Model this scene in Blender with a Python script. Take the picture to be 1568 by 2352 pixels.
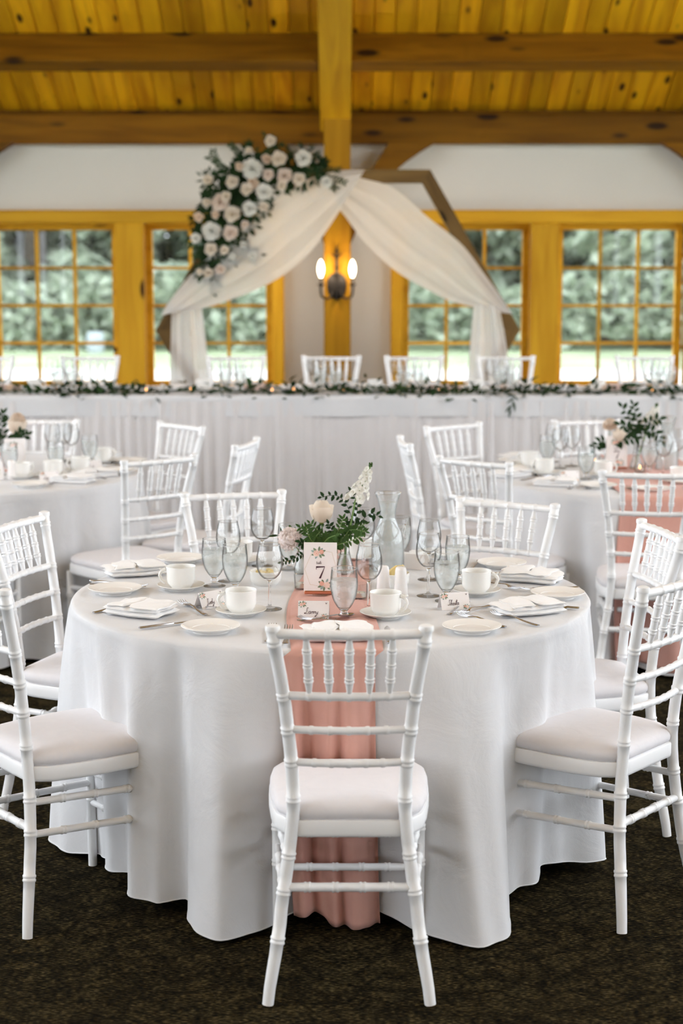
import bpy, math, random
from math import sin, cos, pi, radians, sqrt, atan2, exp
from mathutils import Vector, Matrix, Euler

for o in list(bpy.data.objects):
    bpy.data.objects.remove(o)
SC = bpy.context.scene
COL = SC.collection

# ------------------------------------------------------------------ camera
cam = bpy.data.cameras.new('camera')
cam.sensor_fit = 'VERTICAL'
cam.sensor_height = 36.0
cam.sensor_width = 24.0
cam.lens = 3964.5 / 2352 * 36.0
cam.dof.use_dof = True
cam.dof.focus_distance = 4.85
cam.dof.aperture_fstop = 2.8
cam.clip_start = 0.1
cam.clip_end = 400
camo = bpy.data.objects.new('camera', cam)
COL.objects.link(camo)
camo.location = (0, 0, 1.764)
camo.rotation_euler = (radians(90 - 8.5496), 0, 0)
SC.camera = camo

# ------------------------------------------------------------------ sky (bright overcast) and exposure
world = bpy.data.worlds.new('overcast_sky')
SC.world = world
world.use_nodes = True
bg = world.node_tree.nodes['Background']
bg.inputs[0].default_value = (0.89, 0.945, 1.015, 1)
bg.inputs[1].default_value = 5.0
SC.view_settings.view_transform = 'Standard'
SC.view_settings.look = 'None'
SC.view_settings.gamma = 1.0
SC.view_settings.use_curve_mapping = False
SC.view_settings.exposure = 0.05

cy = SC.cycles
cy.max_bounces = 8
cy.diffuse_bounces = 4
cy.glossy_bounces = 3
cy.transmission_bounces = 8
cy.transparent_max_bounces = 32
cy.adaptive_threshold = .12
cy.adaptive_min_samples = 12
cy.use_light_tree = False

# windows guide the sampling of the sky (portals give off no light of their own)
def portal(loc, rot, sx, sy):
    l = bpy.data.lights.new('window_portal', 'AREA')
    l.shape = 'RECTANGLE'
    l.size = sx
    l.size_y = sy
    l.cycles.is_portal = True
    o = bpy.data.objects.new('window_portal', l)
    COL.objects.link(o)
    o.location = loc
    o.rotation_euler = rot
XL, XR, YB, YF = -4.53, 4.47, -4.7, 12.7          # room: left, right, behind the camera, far wall
for sx, xx in ((-1, XL - .06), (1, XR + .06)):
    portal((xx, 4.0, 1.5), (0, radians(90 * sx), 0), 1.7, 17.2)
    portal((xx, 6.0, 4.3), (0, radians(90 * sx), 0), 3.2, 9.2)  # over the gable openings added for overhead light
portal((-.03, YF + .2, 1.4), (radians(-90), 0, 0), 8.8, 1.5)

# ------------------------------------------------------------------ materials
def new_mat(name):
    m = bpy.data.materials.new(name)
    m.use_nodes = True
    nt = m.node_tree
    b = nt.nodes['Principled BSDF']
    return m, nt, b
def setin(b, **kw):
    for k, v in kw.items():
        k = k.replace('_', ' ')
        if k in b.inputs:
            if isinstance(v, tuple) and len(v) == 3:
                v = (*v, 1)
            b.inputs[k].default_value = v
def N(nt, t, **kw):
    n = nt.nodes.new(t)
    for k, v in kw.items():
        if hasattr(n, k):
            setattr(n, k, v)
        else:
            n.inputs[k].default_value = v
    return n
def ramp(nt, stops, interp='LINEAR'):
    r = nt.nodes.new('ShaderNodeValToRGB')
    r.color_ramp.interpolation = interp
    el = r.color_ramp.elements
    while len(el) < len(stops):
        el.new(0.5)
    for e, (p, c) in zip(el, stops):
        e.position = p
        e.color = c if len(c) == 4 else (*c, 1)
    return r
def plain(name, col, rough=.5, metal=0, var=.04, vscale=6, bump=0, bscale=60, **kw):
    """plain procedural material: a base colour with a little noise in it, optional fine bump"""
    m, nt, b = new_mat(name)
    L = nt.links
    tc = N(nt, 'ShaderNodeTexCoord')
    no = N(nt, 'ShaderNodeTexNoise')
    no.inputs['Scale'].default_value = vscale
    no.inputs['Detail'].default_value = 3
    L.new(tc.outputs['Object'], no.inputs['Vector'])
    lo = tuple(max(0, c * (1 - var)) for c in col)
    hi = tuple(min(1, c * (1 + var)) for c in col)
    r = ramp(nt, [(.3, lo), (.7, hi)])
    L.new(no.outputs['Fac'], r.inputs[0])
    L.new(r.outputs[0], b.inputs['Base Color'])
    setin(b, Roughness=rough, Metallic=metal, **kw)
    if bump:
        nb = N(nt, 'ShaderNodeTexNoise')
        nb.inputs['Scale'].default_value = bscale
        nb.inputs['Detail'].default_value = 4
        L.new(tc.outputs['Object'], nb.inputs['Vector'])
        bp = N(nt, 'ShaderNodeBump')
        bp.inputs['Strength'].default_value = bump
        bp.inputs['Distance'].default_value = .004
        L.new(nb.outputs['Fac'], bp.inputs['Height'])
        L.new(bp.outputs[0], b.inputs['Normal'])
    return m

def wood(name, light, dark, knot, scale=(1.2, 14, 14), kscale=(1.6, 5, 5), rough=.55, kth=.1):
    """timber whose grain runs along the local x axis; each object shows its own stretch of it"""
    m, nt, b = new_mat(name)
    L = nt.links
    tc = N(nt, 'ShaderNodeTexCoord')
    oi = N(nt, 'ShaderNodeObjectInfo')
    mul = N(nt, 'ShaderNodeVectorMath', operation='SCALE')
    mul.inputs[0].default_value = (37.0, 21.0, 53.0)
    L.new(oi.outputs['Random'], mul.inputs['Scale'])
    add = N(nt, 'ShaderNodeVectorMath', operation='ADD')
    L.new(tc.outputs['Object'], add.inputs[0])
    L.new(mul.outputs[0], add.inputs[1])
    mp = N(nt, 'ShaderNodeMapping')
    mp.inputs['Scale'].default_value = scale
    L.new(add.outputs[0], mp.inputs['Vector'])
    no = N(nt, 'ShaderNodeTexNoise')
    no.inputs['Scale'].default_value = 1.0
    no.inputs['Detail'].default_value = 5
    no.inputs['Distortion'].default_value = .6
    L.new(mp.outputs[0], no.inputs['Vector'])
    r = ramp(nt, [(.28, dark), (.62, light)])
    L.new(no.outputs['Fac'], r.inputs[0])
    # per-piece tint
    hs = N(nt, 'ShaderNodeHueSaturation')
    mr = N(nt, 'ShaderNodeMapRange')
    mr.inputs['To Min'].default_value = .66
    mr.inputs['To Max'].default_value = 1.16
    L.new(oi.outputs['Random'], mr.inputs['Value'])
    L.new(mr.outputs[0], hs.inputs['Value'])
    L.new(r.outputs[0], hs.inputs['Color'])
    # knots
    mk = N(nt, 'ShaderNodeMapping')
    mk.inputs['Scale'].default_value = kscale
    L.new(add.outputs[0], mk.inputs['Vector'])
    vo = N(nt, 'ShaderNodeTexVoronoi')
    vo.inputs['Scale'].default_value = 1.0
    L.new(mk.outputs[0], vo.inputs['Vector'])
    rk = ramp(nt, [(kth * .55, (1, 1, 1)), (kth, (0, 0, 0))])
    L.new(vo.outputs['Distance'], rk.inputs[0])
    mx = N(nt, 'ShaderNodeMix', data_type='RGBA')
    L.new(rk.outputs[0], mx.inputs['Factor'])
    L.new(hs.outputs[0], mx.inputs[6])
    mx.inputs[7].default_value = (*knot, 1)
    L.new(mx.outputs[2], b.inputs['Base Color'])
    setin(b, Roughness=rough, Specular_IOR_Level=.15)
    bp = N(nt, 'ShaderNodeBump')
    bp.inputs['Strength'].default_value = .25
    bp.inputs['Distance'].default_value = .003
    L.new(no.outputs['Fac'], bp.inputs['Height'])
    L.new(bp.outputs[0], b.inputs['Normal'])
    return m

def cloth_mat(name, col, rough=.8, trans=.0, sheer=0.0, wrinkle=.15, wscale=9):
    """woven fabric: fine weave and soft creases as relief"""
    m, nt, b = new_mat(name)
    L = nt.links
    tc = N(nt, 'ShaderNodeTexCoord')
    n1 = N(nt, 'ShaderNodeTexNoise')
    n1.inputs['Scale'].default_value = wscale
    n1.inputs['Detail'].default_value = 5
    n1.inputs['Distortion'].default_value = 1.4
    L.new(tc.outputs['Object'], n1.inputs['Vector'])
    n2 = N(nt, 'ShaderNodeTexNoise')
    n2.inputs['Scale'].default_value = 420
    L.new(tc.outputs['Object'], n2.inputs['Vector'])
    ma = N(nt, 'ShaderNodeMath', operation='MULTIPLY_ADD')
    ma.inputs[1].default_value = .06
    L.new(n2.outputs['Fac'], ma.inputs[0])
    L.new(n1.outputs['Fac'], ma.inputs[2])
    bp = N(nt, 'ShaderNodeBump')
    bp.inputs['Strength'].default_value = wrinkle
    bp.inputs['Distance'].default_value = .02
    L.new(ma.outputs[0], bp.inputs['Height'])
    L.new(bp.outputs[0], b.inputs['Normal'])
    r = ramp(nt, [(.3, tuple(c * .97 for c in col)), (.7, col)])
    L.new(n1.outputs['Fac'], r.inputs[0])
    L.new(r.outputs[0], b.inputs['Base Color'])
    setin(b, Roughness=rough, Sheen_Weight=.15)
    out = nt.nodes['Material Output']
    sh = b.outputs[0]
    if trans:
        tr = N(nt, 'ShaderNodeBsdfTranslucent')
        tr.inputs['Color'].default_value = (*col, 1)
        mx = N(nt, 'ShaderNodeMixShader')
        mx.inputs[0].default_value = trans
        L.new(sh, mx.inputs[1])
        L.new(tr.outputs[0], mx.inputs[2])
        sh = mx.outputs[0]
    if sheer:
        tp = N(nt, 'ShaderNodeBsdfTransparent')
        mx = N(nt, 'ShaderNodeMixShader')
        mx.inputs[0].default_value = sheer
        L.new(sh, mx.inputs[1])
        L.new(tp.outputs[0], mx.inputs[2])
        sh = mx.outputs[0]
    L.new(sh, out.inputs['Surface'])
    return m

def leaf_mat(name, c1, c2, rough=.5, trans=.25):
    m, nt, b = new_mat(name)
    L = nt.links
    tc = N(nt, 'ShaderNodeTexCoord')
    no = N(nt, 'ShaderNodeTexNoise')
    no.inputs['Scale'].default_value = 5
    L.new(tc.outputs['Object'], no.inputs['Vector'])
    r = ramp(nt, [(.35, c1), (.65, c2)])
    L.new(no.outputs['Fac'], r.inputs[0])
    L.new(r.outputs[0], b.inputs['Base Color'])
    setin(b, Roughness=rough, Specular_IOR_Level=.12)
    tr = N(nt, 'ShaderNodeBsdfTranslucent')
    L.new(r.outputs[0], tr.inputs['Color'])
    mx = N(nt, 'ShaderNodeMixShader')
    mx.inputs[0].default_value = trans
    L.new(b.outputs[0], mx.inputs[1])
    L.new(tr.outputs[0], mx.inputs[2])
    L.new(mx.outputs[0], nt.nodes['Material Output'].inputs['Surface'])
    return m

def glow(name, col, strength):
    m, nt, b = new_mat(name)
    setin(b, Base_Color=col, Emission_Color=col, Emission_Strength=strength)
    return m

def glass_mat(name, col=(1, 1, 1), ior=1.45, rough=0.0):
    m, nt, b = new_mat(name)
    setin(b, Base_Color=col, Roughness=rough, IOR=ior, Transmission_Weight=1.0)
    return m

M = {}
M['paint'] = plain('white_chair_paint', (.90, .90, .905), .3, var=.02)
M['cushion'] = cloth_mat('white_cushion_cloth', (.77, .745, .76), .8, wrinkle=.06, wscale=14)
M['cloth'] = cloth_mat('white_table_linen', (.695, .692, .70), .72, wrinkle=.22, wscale=7)
M['skirt'] = cloth_mat('white_table_skirt', (.72, .685, .675), .8, wrinkle=.05, wscale=5)
M['napkin'] = cloth_mat('white_napkin_linen', (.90, .89, .885), .8, wrinkle=.1, wscale=25)
M['blush_napkin'] = cloth_mat('blush_napkin_linen', (.72, .56, .5), .8, wrinkle=.1, wscale=25)
M['runner'] = cloth_mat('dusty_rose_runner', (.72, .385, .31), .75, trans=.12, wrinkle=.1, wscale=12)
M['drape'] = cloth_mat('sheer_white_drape', (.95, .945, .94), .8, trans=.68, sheer=.08, wrinkle=.02, wscale=4)
M['wall'] = plain('white_wall_paint', (.75, .725, .675), .9, var=.015, vscale=2)
M['pine'] = wood('honey_pine', (.66, .365, .012), (.50, .25, .008), (.06, .025, .006))
M['post'] = wood('post_pine', (.50, .25, .010), (.36, .16, .006), (.05, .02, .004), kth=.12)
M['plank'] = wood('ceiling_pine', (.92, .475, .012), (.54, .215, .006), (.06, .022, .004), scale=(.9, 9, 9), kscale=(3.0, 8, 8), kth=.2)
M['beam'] = wood('shaded_beam_pine', (.25, .105, .004), (.14, .052, .002), (.03, .012, .004), kscale=(2.0, 6, 6), kth=.2)  # same pine darkened: shade on the beam faces put into the colour
M['mullion'] = wood('window_pine', (.80, .44, .028), (.64, .31, .016), (.08, .03, .006), kscale=(1.6, 5, 5), kth=.14)
M['archwood'] = wood('arch_timber', (.18, .105, .034), (.10, .055, .018), (.03, .015, .006))
M['china'] = plain('white_china', (.90, .88, .85), .18, var=.01)
M['cream_china'] = plain('cream_china', (.88, .87, .84), .22, var=.01)
M['porcelain'] = plain('white_porcelain', (.90, .87, .86), .25, var=.01)
M['steel'] = plain('polished_cutlery_steel', (.52, .52, .54), .24, metal=.75, var=.03)
M['glass'] = glass_mat('clear_glass', (1, 1, 1), 1.32)
def thin_mat(name, clear, body=0.0, edge=.55, gloss=.02, rim=.6, bodycol=(.93, .955, .95)):
    """thin-walled glass or clouded water: lets light through straight, reflects at grazing angles, body = share of pale cloudiness"""
    m, nt, b = new_mat(name)
    L = nt.links
    tp = N(nt, 'ShaderNodeBsdfTransparent')
    tp.inputs['Color'].default_value = (*clear, 1)
    sh = tp.outputs[0]
    # the wall is seen through more glass towards its edge
    lw0 = N(nt, 'ShaderNodeLayerWeight')
    lw0.inputs['Blend'].default_value = .5
    rp = ramp(nt, [(.45, clear), (.93, tuple(c * rim for c in clear))])
    L.new(lw0.outputs['Facing'], rp.inputs[0])
    L.new(rp.outputs[0], tp.inputs['Color'])
    if body:
        df = N(nt, 'ShaderNodeBsdfDiffuse')
        df.inputs['Color'].default_value = (*bodycol, 1)
        tl = N(nt, 'ShaderNodeBsdfTranslucent')
        tl.inputs['Color'].default_value = (*bodycol, 1)
        m1 = N(nt, 'ShaderNodeMixShader')
        m1.inputs[0].default_value = .5
        L.new(df.outputs[0], m1.inputs[1])
        L.new(tl.outputs[0], m1.inputs[2])
        no = N(nt, 'ShaderNodeTexNoise')
        no.inputs['Scale'].default_value = 45
        tc = N(nt, 'ShaderNodeTexCoord')
        L.new(tc.outputs['Object'], no.inputs['Vector'])
        mr = N(nt, 'ShaderNodeMapRange')
        mr.inputs['To Min'].default_value = body * .6
        mr.inputs['To Max'].default_value = min(1, body * 1.4)
        L.new(no.outputs['Fac'], mr.inputs['Value'])
        m2 = N(nt, 'ShaderNodeMixShader')
        L.new(mr.outputs[0], m2.inputs[0])
        L.new(sh, m2.inputs[1])
        L.new(m1.outputs[0], m2.inputs[2])
        sh = m2.outputs[0]
    gl = N(nt, 'ShaderNodeBsdfGlossy')
    gl.inputs['Roughness'].default_value = gloss
    lw = N(nt, 'ShaderNodeLayerWeight')
    lw.inputs['Blend'].default_value = .5
    pw = N(nt, 'ShaderNodeMath', operation='POWER')
    pw.inputs[1].default_value = 4.0
    L.new(lw.outputs['Facing'], pw.inputs[0])
    fr = N(nt, 'ShaderNodeMath', operation='MULTIPLY_ADD')
    fr.inputs[1].default_value = edge
    fr.inputs[2].default_value = .04
    L.new(pw.outputs[0], fr.inputs[0])
    mx = N(nt, 'ShaderNodeMixShader')
    L.new(fr.outputs[0], mx.inputs[0])
    L.new(sh, mx.inputs[1])
    L.new(gl.outputs[0], mx.inputs[2])
    L.new(mx.outputs[0], nt.nodes['Material Output'].inputs['Surface'])
    return m
M['thin_glass'] = thin_mat('thin_bowl_glass', (.975, .98, .98), 0, .6, rim=.42)
M['misted_glass'] = thin_mat('misted_carafe_glass', (.96, .965, .965), .10, .6, .05, rim=.5)
M['water'] = thin_mat('iced_water', (.97, .98, .975), .30, .2, rim=.85)
M['carafe_water'] = thin_mat('iced_carafe_water', (.95, .96, .96), .34, .2, rim=.85)
M['iron'] = plain('black_wrought_iron', (.008, .006, .005), .6, metal=.3)
M['copper'] = plain('rose_gold_metal', (.72, .33, .22), .3, metal=1)
M['paper'] = plain('card_paper', (.90, .86, .85), .7, var=.01)
M['ink'] = plain('plum_ink', (.055, .012, .025), .6)
M['ink_gold'] = plain('gold_print', (.60, .47, .30), .5)
M['print_peach'] = plain('peach_print', (.90, .70, .61), .7, var=.10, vscale=90)
M['print_coral'] = plain('coral_print', (.84, .46, .36), .7, var=.12, vscale=90)
M['print_green'] = plain('green_print', (.20, .27, .17), .7, var=.25, vscale=90)
M['print_blue'] = plain('blue_green_print', (.30, .42, .40), .7, var=.2, vscale=90)
M['petal_cream'] = leaf_mat('cream_petal', (.90, .80, .68), (.95, .89, .80), .7, .45)
M['petal_white'] = leaf_mat('white_petal', (.92, .90, .84), (.96, .95, .92), .7, .45)
M['petal_peach'] = leaf_mat('peach_petal', (.88, .72, .57), (.93, .80, .68), .7, .45)
M['petal_blush'] = leaf_mat('blush_petal', (.90, .77, .67), (.95, .86, .79), .7, .45)
M['petal_pink'] = leaf_mat('pale_pink_petal', (.95, .83, .79), (.98, .91, .89), .7, .15)
M['leaf'] = leaf_mat('dark_green_leaf', (.012, .030, .010), (.030, .066, .022), .65, .10)
M['leaf_light'] = leaf_mat('fresh_green_leaf', (.035, .08, .02), (.075, .15, .04), .55, .2)
M['stem'] = plain('green_stem', (.16, .28, .07), .5)
M['sepal'] = leaf_mat('yellow_green_sepal', (.30, .40, .05), (.45, .50, .10), .5, .2)
M['butter'] = plain('butter_yellow', (.80, .62, .26), .4)
M['candle'] = plain('candle_wax', (.86, .80, .70), .45)
M['flame'] = glow('candle_flame', (1.0, .42, .12), 9)
M['bulb'] = glow('warm_bulb', (1.0, .78, .5), 16)
M['tin'] = plain('tealight_tin', (.7, .68, .62), .3, metal=1)
M['lawn'] = plain('lawn_grass', (.30, .36, .22), .9, var=.3, vscale=.5)
M['path'] = plain('pale_gravel_path', (.62, .62, .58), .9, var=.1, vscale=2)
M['bark'] = plain('tree_bark', (.10, .075, .055), .9, var=.3, vscale=8)
M['tree1'] = leaf_mat('tree_foliage', (.15, .20, .13), (.31, .36, .26), .8, .35)
M['tree2'] = leaf_mat('pale_tree_foliage', (.28, .34, .25), (.50, .55, .45), .8, .35)
M['tree3'] = leaf_mat('dark_tree_foliage', (.11, .15, .105), (.21, .26, .19), .8, .35)
M['tank'] = plain('white_barrel', (.34, .38, .42), .5)
M['riser'] = plain('grey_riser', (.25, .24, .23), .8)

def carpet_mat():
    m, nt, b = new_mat('dark_twig_carpet')
    L = nt.links
    tc = N(nt, 'ShaderNodeTexCoord')
    # fine loop pile, a little longer across the room
    mp = N(nt, 'ShaderNodeMapping')
    mp.inputs['Scale'].default_value = (70, 260, 1)
    L.new(tc.outputs['Object'], mp.inputs['Vector'])
    n1 = N(nt, 'ShaderNodeTexNoise')
    n1.inputs['Scale'].default_value = 1
    n1.inputs['Detail'].default_value = 3
    L.new(mp.outputs[0], n1.inputs['Vector'])
    # cloudy tone
    n2 = N(nt, 'ShaderNodeTexNoise')
    n2.inputs['Scale'].default_value = 16
    n2.inputs['Detail'].default_value = 4
    L.new(tc.outputs['Object'], n2.inputs['Vector'])
    # dark twigs: distorted cell borders
    nd = N(nt, 'ShaderNodeTexNoise')
    nd.inputs['Scale'].default_value = 5
    L.new(tc.outputs['Object'], nd.inputs['Vector'])
    mxv = N(nt, 'ShaderNodeMix', data_type='RGBA')
    mxv.inputs['Factor'].default_value = .30
    L.new(tc.outputs['Object'], mxv.inputs[6])
    L.new(nd.outputs['Color'], mxv.inputs[7])
    mp2 = N(nt, 'ShaderNodeMapping')
    mp2.inputs['Rotation'].default_value = (0, 0, .4)
    mp2.inputs['Scale'].default_value = (11.0, 17.0, 1)
    L.new(mxv.outputs[2], mp2.inputs['Vector'])
    vo = N(nt, 'ShaderNodeTexVoronoi')
    vo.feature = 'DISTANCE_TO_EDGE'
    vo.inputs['Scale'].default_value = 1
    L.new(mp2.outputs[0], vo.inputs['Vector'])
    rt = ramp(nt, [(.0, (0, 0, 0)), (.16, (1, 1, 1))])
    L.new(vo.outputs['Distance'], rt.inputs[0])
    s1 = N(nt, 'ShaderNodeMath', operation='ADD')
    w1 = N(nt, 'ShaderNodeMath', operation='MULTIPLY')
    w1.inputs[1].default_value = 1.62
    w2 = N(nt, 'ShaderNodeMath', operation='MULTIPLY')
    w2.inputs[1].default_value = .34
    L.new(n1.outputs['Fac'], w1.inputs[0])
    L.new(n2.outputs['Fac'], w2.inputs[0])
    L.new(w1.outputs[0], s1.inputs[0])
    L.new(w2.outputs[0], s1.inputs[1])
    r = ramp(nt, [(.38, (.004, .0032, .0016)), (.51, (.020, .0152, .0067)), (.66, (.115, .086, .038))])
    h = N(nt, 'ShaderNodeMath', operation='MULTIPLY')
    h.inputs[1].default_value = .5
    L.new(s1.outputs[0], h.inputs[0])
    L.new(h.outputs[0], r.inputs[0])
    mx = N(nt, 'ShaderNodeMix', data_type='RGBA', blend_type='MULTIPLY')
    mx.inputs['Factor'].default_value = .62
    L.new(r.outputs[0], mx.inputs[6])
    L.new(rt.outputs[0], mx.inputs[7])
    L.new(mx.outputs[2], b.inputs['Base Color'])
    setin(b, Roughness=1.0, Specular_IOR_Level=.03)
    bp = N(nt, 'ShaderNodeBump')
    bp.inputs['Strength'].default_value = .5
    bp.inputs['Distance'].default_value = .004
    L.new(n1.outputs['Fac'], bp.inputs['Height'])
    L.new(bp.outputs[0], b.inputs['Normal'])
    return m
M['carpet'] = carpet_mat()

def pane_mat():
    m, nt, b = new_mat('window_pane_glass')
    L = nt.links
    tp = N(nt, 'ShaderNodeBsdfTransparent')
    tp.inputs['Color'].default_value = (.95, .965, .955, 1)
    gl = N(nt, 'ShaderNodeBsdfGlossy')
    gl.inputs['Roughness'].default_value = .02
    fr = N(nt, 'ShaderNodeFresnel')
    fr.inputs['IOR'].default_value = 1.45
    mx = N(nt, 'ShaderNodeMixShader')
    L.new(fr.outputs[0], mx.inputs[0])
    L.new(tp.outputs[0], mx.inputs[1])
    L.new(gl.outputs[0], mx.inputs[2])
    L.new(mx.outputs[0], nt.nodes['Material Output'].inputs['Surface'])
    return m
M['pane'] = pane_mat()

# ------------------------------------------------------------------ mesh helpers
class MB:
    """collects shapes into one mesh"""
    def __init__(s):
        s.v, s.f, s.m = [], [], []
    def add(s, v, f, mat=0, tf=None):
        b = len(s.v)
        if tf is not None:
            v = [tf @ Vector(p) for p in v]
        s.v += [tuple(p) for p in v]
        s.f += [tuple(i + b for i in q) for q in f]
        s.m += [mat] * len(f)
        return s
    def box(s, x0, x1, y0, y1, z0, z1, mat=0, tf=None, c=0.0):
        """box with chamfered edges of size c"""
        if c <= 0:
            v = [(x, y, z) for z in (z0, z1) for y in (y0, y1) for x in (x0, x1)]
            f = [(0, 2, 3, 1), (4, 5, 7, 6), (0, 1, 5, 4), (2, 6, 7, 3), (0, 4, 6, 2), (1, 3, 7, 5)]
            return s.add(v, f, mat, tf)
        v, idx = [], {}
        X, Y, Z = (x0, x1), (y0, y1), (z0, z1)
        sg = (1, -1)
        for i in (0, 1):
            for j in (0, 1):
                for k in (0, 1):
                    for a in range(3):
                        p = [X[i] + sg[i] * c, Y[j] + sg[j] * c, Z[k] + sg[k] * c]
                        p[a] = (X, Y, Z)[a][(i, j, k)[a]]
                        idx[(i, j, k, a)] = len(v)
                        v.append(tuple(p))
        f = []
        for a in range(3):
            for e in (0, 1):
                o = [x for x in range(3) if x != a]
                q = []
                for (m, n) in ((0, 0), (1, 0), (1, 1), (0, 1)):
                    t = [0, 0, 0]
                    t[a] = e
                    t[o[0]] = m
                    t[o[1]] = n
                    q.append(idx[(*t, a)])
                f.append(tuple(q))
        for a in range(3):
            o = [x for x in range(3) if x != a]
            for m in (0, 1):
                for n in (0, 1):
                    t0 = [0, 0, 0]
                    t0[o[0]] = m
                    t0[o[1]] = n
                    t1 = list(t0)
                    t1[a] = 1
                    f.append((idx[(*t0, o[0])], idx[(*t1, o[0])], idx[(*t1, o[1])], idx[(*t0, o[1])]))
        for i in (0, 1):
            for j in (0, 1):
                for k in (0, 1):
                    f.append(tuple(idx[(i, j, k, a)] for a in range(3)))
        return s.add(v, f, mat, tf)
    def tube(s, pts, rad, seg=12, mat=0, caps=True, tf=None, flat=1.0):
        """round bar through pts with one radius per point"""
        pts = [Vector(p) for p in pts]
        n = len(pts)
        if not isinstance(rad, (list, tuple)):
            rad = [rad] * n
        v, f = [], []
        up = None
        for i, p in enumerate(pts):
            t = (pts[min(i + 1, n - 1)] - pts[max(i - 1, 0)])
            if t.length < 1e-9:
                t = Vector((0, 0, 1))
            t.normalize()
            if up is None:
                a = Vector((1, 0, 0)) if abs(t.x) < .8 else Vector((0, 1, 0))
                up = (a - t * a.dot(t)).normalized()
            else:
                up = (up - t * up.dot(t)).normalized()
            w = t.cross(up)
            for k in range(seg):
                a = 2 * pi * k / seg
                v.append(p + up * (rad[i] * cos(a)) + w * (rad[i] * sin(a) * flat))
        for i in range(n - 1):
            for k in range(seg):
                k2 = (k + 1) % seg
                f.append((i * seg + k, i * seg + k2, (i + 1) * seg + k2, (i + 1) * seg + k))
        if caps:
            f.append(tuple(range(seg - 1, -1, -1)))
            f.append(tuple((n - 1) * seg + k for k in range(seg)))
        return s.add(v, f, mat, tf)
    def lathe(s, prof, seg=32, mat=0, tf=None, close=False):
        """profile of (r, z) turned about z; r = 0 at an end closes it"""
        v, f, rows = [], [], []
        for r, z in prof:
            if r < 1e-7:
                rows.append([len(v)])
                v.append((0, 0, z))
            else:
                rows.append(list(range(len(v), len(v) + seg)))
                v += [(r * cos(2 * pi * k / seg), r * sin(2 * pi * k / seg), z) for k in range(seg)]
        m = len(rows)
        for i in range(m if close else m - 1):
            a, b = rows[i], rows[(i + 1) % m]
            if len(a) == 1 and len(b) == 1:
                continue
            for k in range(seg):
                k2 = (k + 1) % seg
                if len(a) == 1:
                    f.append((a[0], b[k2], b[k]))
                elif len(b) == 1:
                    f.append((a[k], a[k2], b[0]))
                else:
                    f.append((a[k], a[k2], b[k2], b[k]))
        return s.add(v, f, mat, tf)
    def grid(s, nu, nv, fn, mat=0, tf=None, wrap=False):
        """surface fn(u, v) with u, v in 0..1"""
        v, f = [], []
        for j in range(nv + 1):
            for i in range(nu + (0 if wrap else 1)):
                v.append(fn(i / nu, j / nv))
        w = nu if wrap else nu + 1
        for j in range(nv):
            for i in range(nu):
                i2 = (i + 1) % w
                f.append((j * w + i, j * w + i2, (j + 1) * w + i2, (j + 1) * w + i))
        return s.add(v, f, mat, tf)
    def prism(s, poly, z0, z1, mat=0, tf=None):
        n = len(poly)
        v = [(x, y, z0) for x, y in poly] + [(x, y, z1) for x, y in poly]
        f = [tuple(range(n - 1, -1, -1)), tuple(range(n, 2 * n))]
        f += [(i, (i + 1) % n, n + (i + 1) % n, n + i) for i in range(n)]
        return s.add(v, f, mat, tf)
    def mesh(s, name, mats, smooth=40):
        me = bpy.data.meshes.new(name)
        me.from_pydata(s.v, [], s.f)
        for mt in (mats if isinstance(mats, (list, tuple)) else [mats]):
            me.materials.append(M[mt] if isinstance(mt, str) else mt)
        if any(s.m):
            me.polygons.foreach_set('material_index', s.m)
        if smooth:
            me.polygons.foreach_set('use_smooth', [True] * len(me.polygons))
            if smooth < 180:
                me.set_sharp_from_angle(angle=radians(smooth))
        me.update()
        return me

def link(name, me, parent=None, loc=(0, 0, 0), rot=(0, 0, 0), scale=None, **props):
    o = bpy.data.objects.new(name, me)
    COL.objects.link(o)
    o.location = loc
    o.rotation_euler = rot
    if scale is not None:
        o.scale = (scale, scale, scale) if isinstance(scale, (int, float)) else scale
    if parent is not None:
        o.parent = parent
    for k, v in props.items():
        if v is not None:
            o[k] = v
    return o
def thing(name, label, cat, loc=(0, 0, 0), rz=0, group=None, rot=None, scale=None):
    return link(name, None, None, loc, rot if rot is not None else (0, 0, rz), scale, label=label, category=cat, group=group)
def single(name, me, label, cat, loc=(0, 0, 0), rz=0, group=None, rot=None, scale=None):
    return link(name, me, None, loc, rot if rot is not None else (0, 0, rz), scale, label=label, category=cat, group=group)
def copy_tree(root, loc=None, rz=None, label=None, group=None, parent=None, scale=None):
    c = root.copy()
    COL.objects.link(c)
    if parent is not None:
        c.parent = parent
    if loc is not None:
        c.location = loc
    if rz is not None:
        c.rotation_euler = (0, 0, rz)
    if scale is not None:
        c.scale = (scale, scale, scale)
    if label:
        c['label'] = label
    if group:
        c['group'] = group
    for ch in KIDS.get(root.name, ()):
        copy_tree(ch, parent=c)
    return c
KIDS = {}
def seal(root):
    """remember a prototype's children so that copies can follow them"""
    for o in COL.objects:
        if o.parent == root:
            KIDS.setdefault(root.name, []).append(o)
    for o in KIDS.get(root.name, []):
        seal(o)
class Proto:
    """a prototype: the first placement moves it, later ones copy it"""
    def __init__(s, root):
        s.root, s.used = root, False
        seal(root)
    def put(s, loc, rz, label, group=None, scale=None):
        if not s.used:
            s.used = True
            o = s.root
            o.location = loc
            o.rotation_euler = (0, 0, rz)
            o['label'] = label
            if group:
                o['group'] = group
            if scale is not None:
                o.scale = (scale, scale, scale)
            return o
        o = copy_tree(s.root, loc, rz, label, None, scale=scale)
        if group:
            o['group'] = group
        elif 'group' in o:
            del o['group']
        return o
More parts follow.
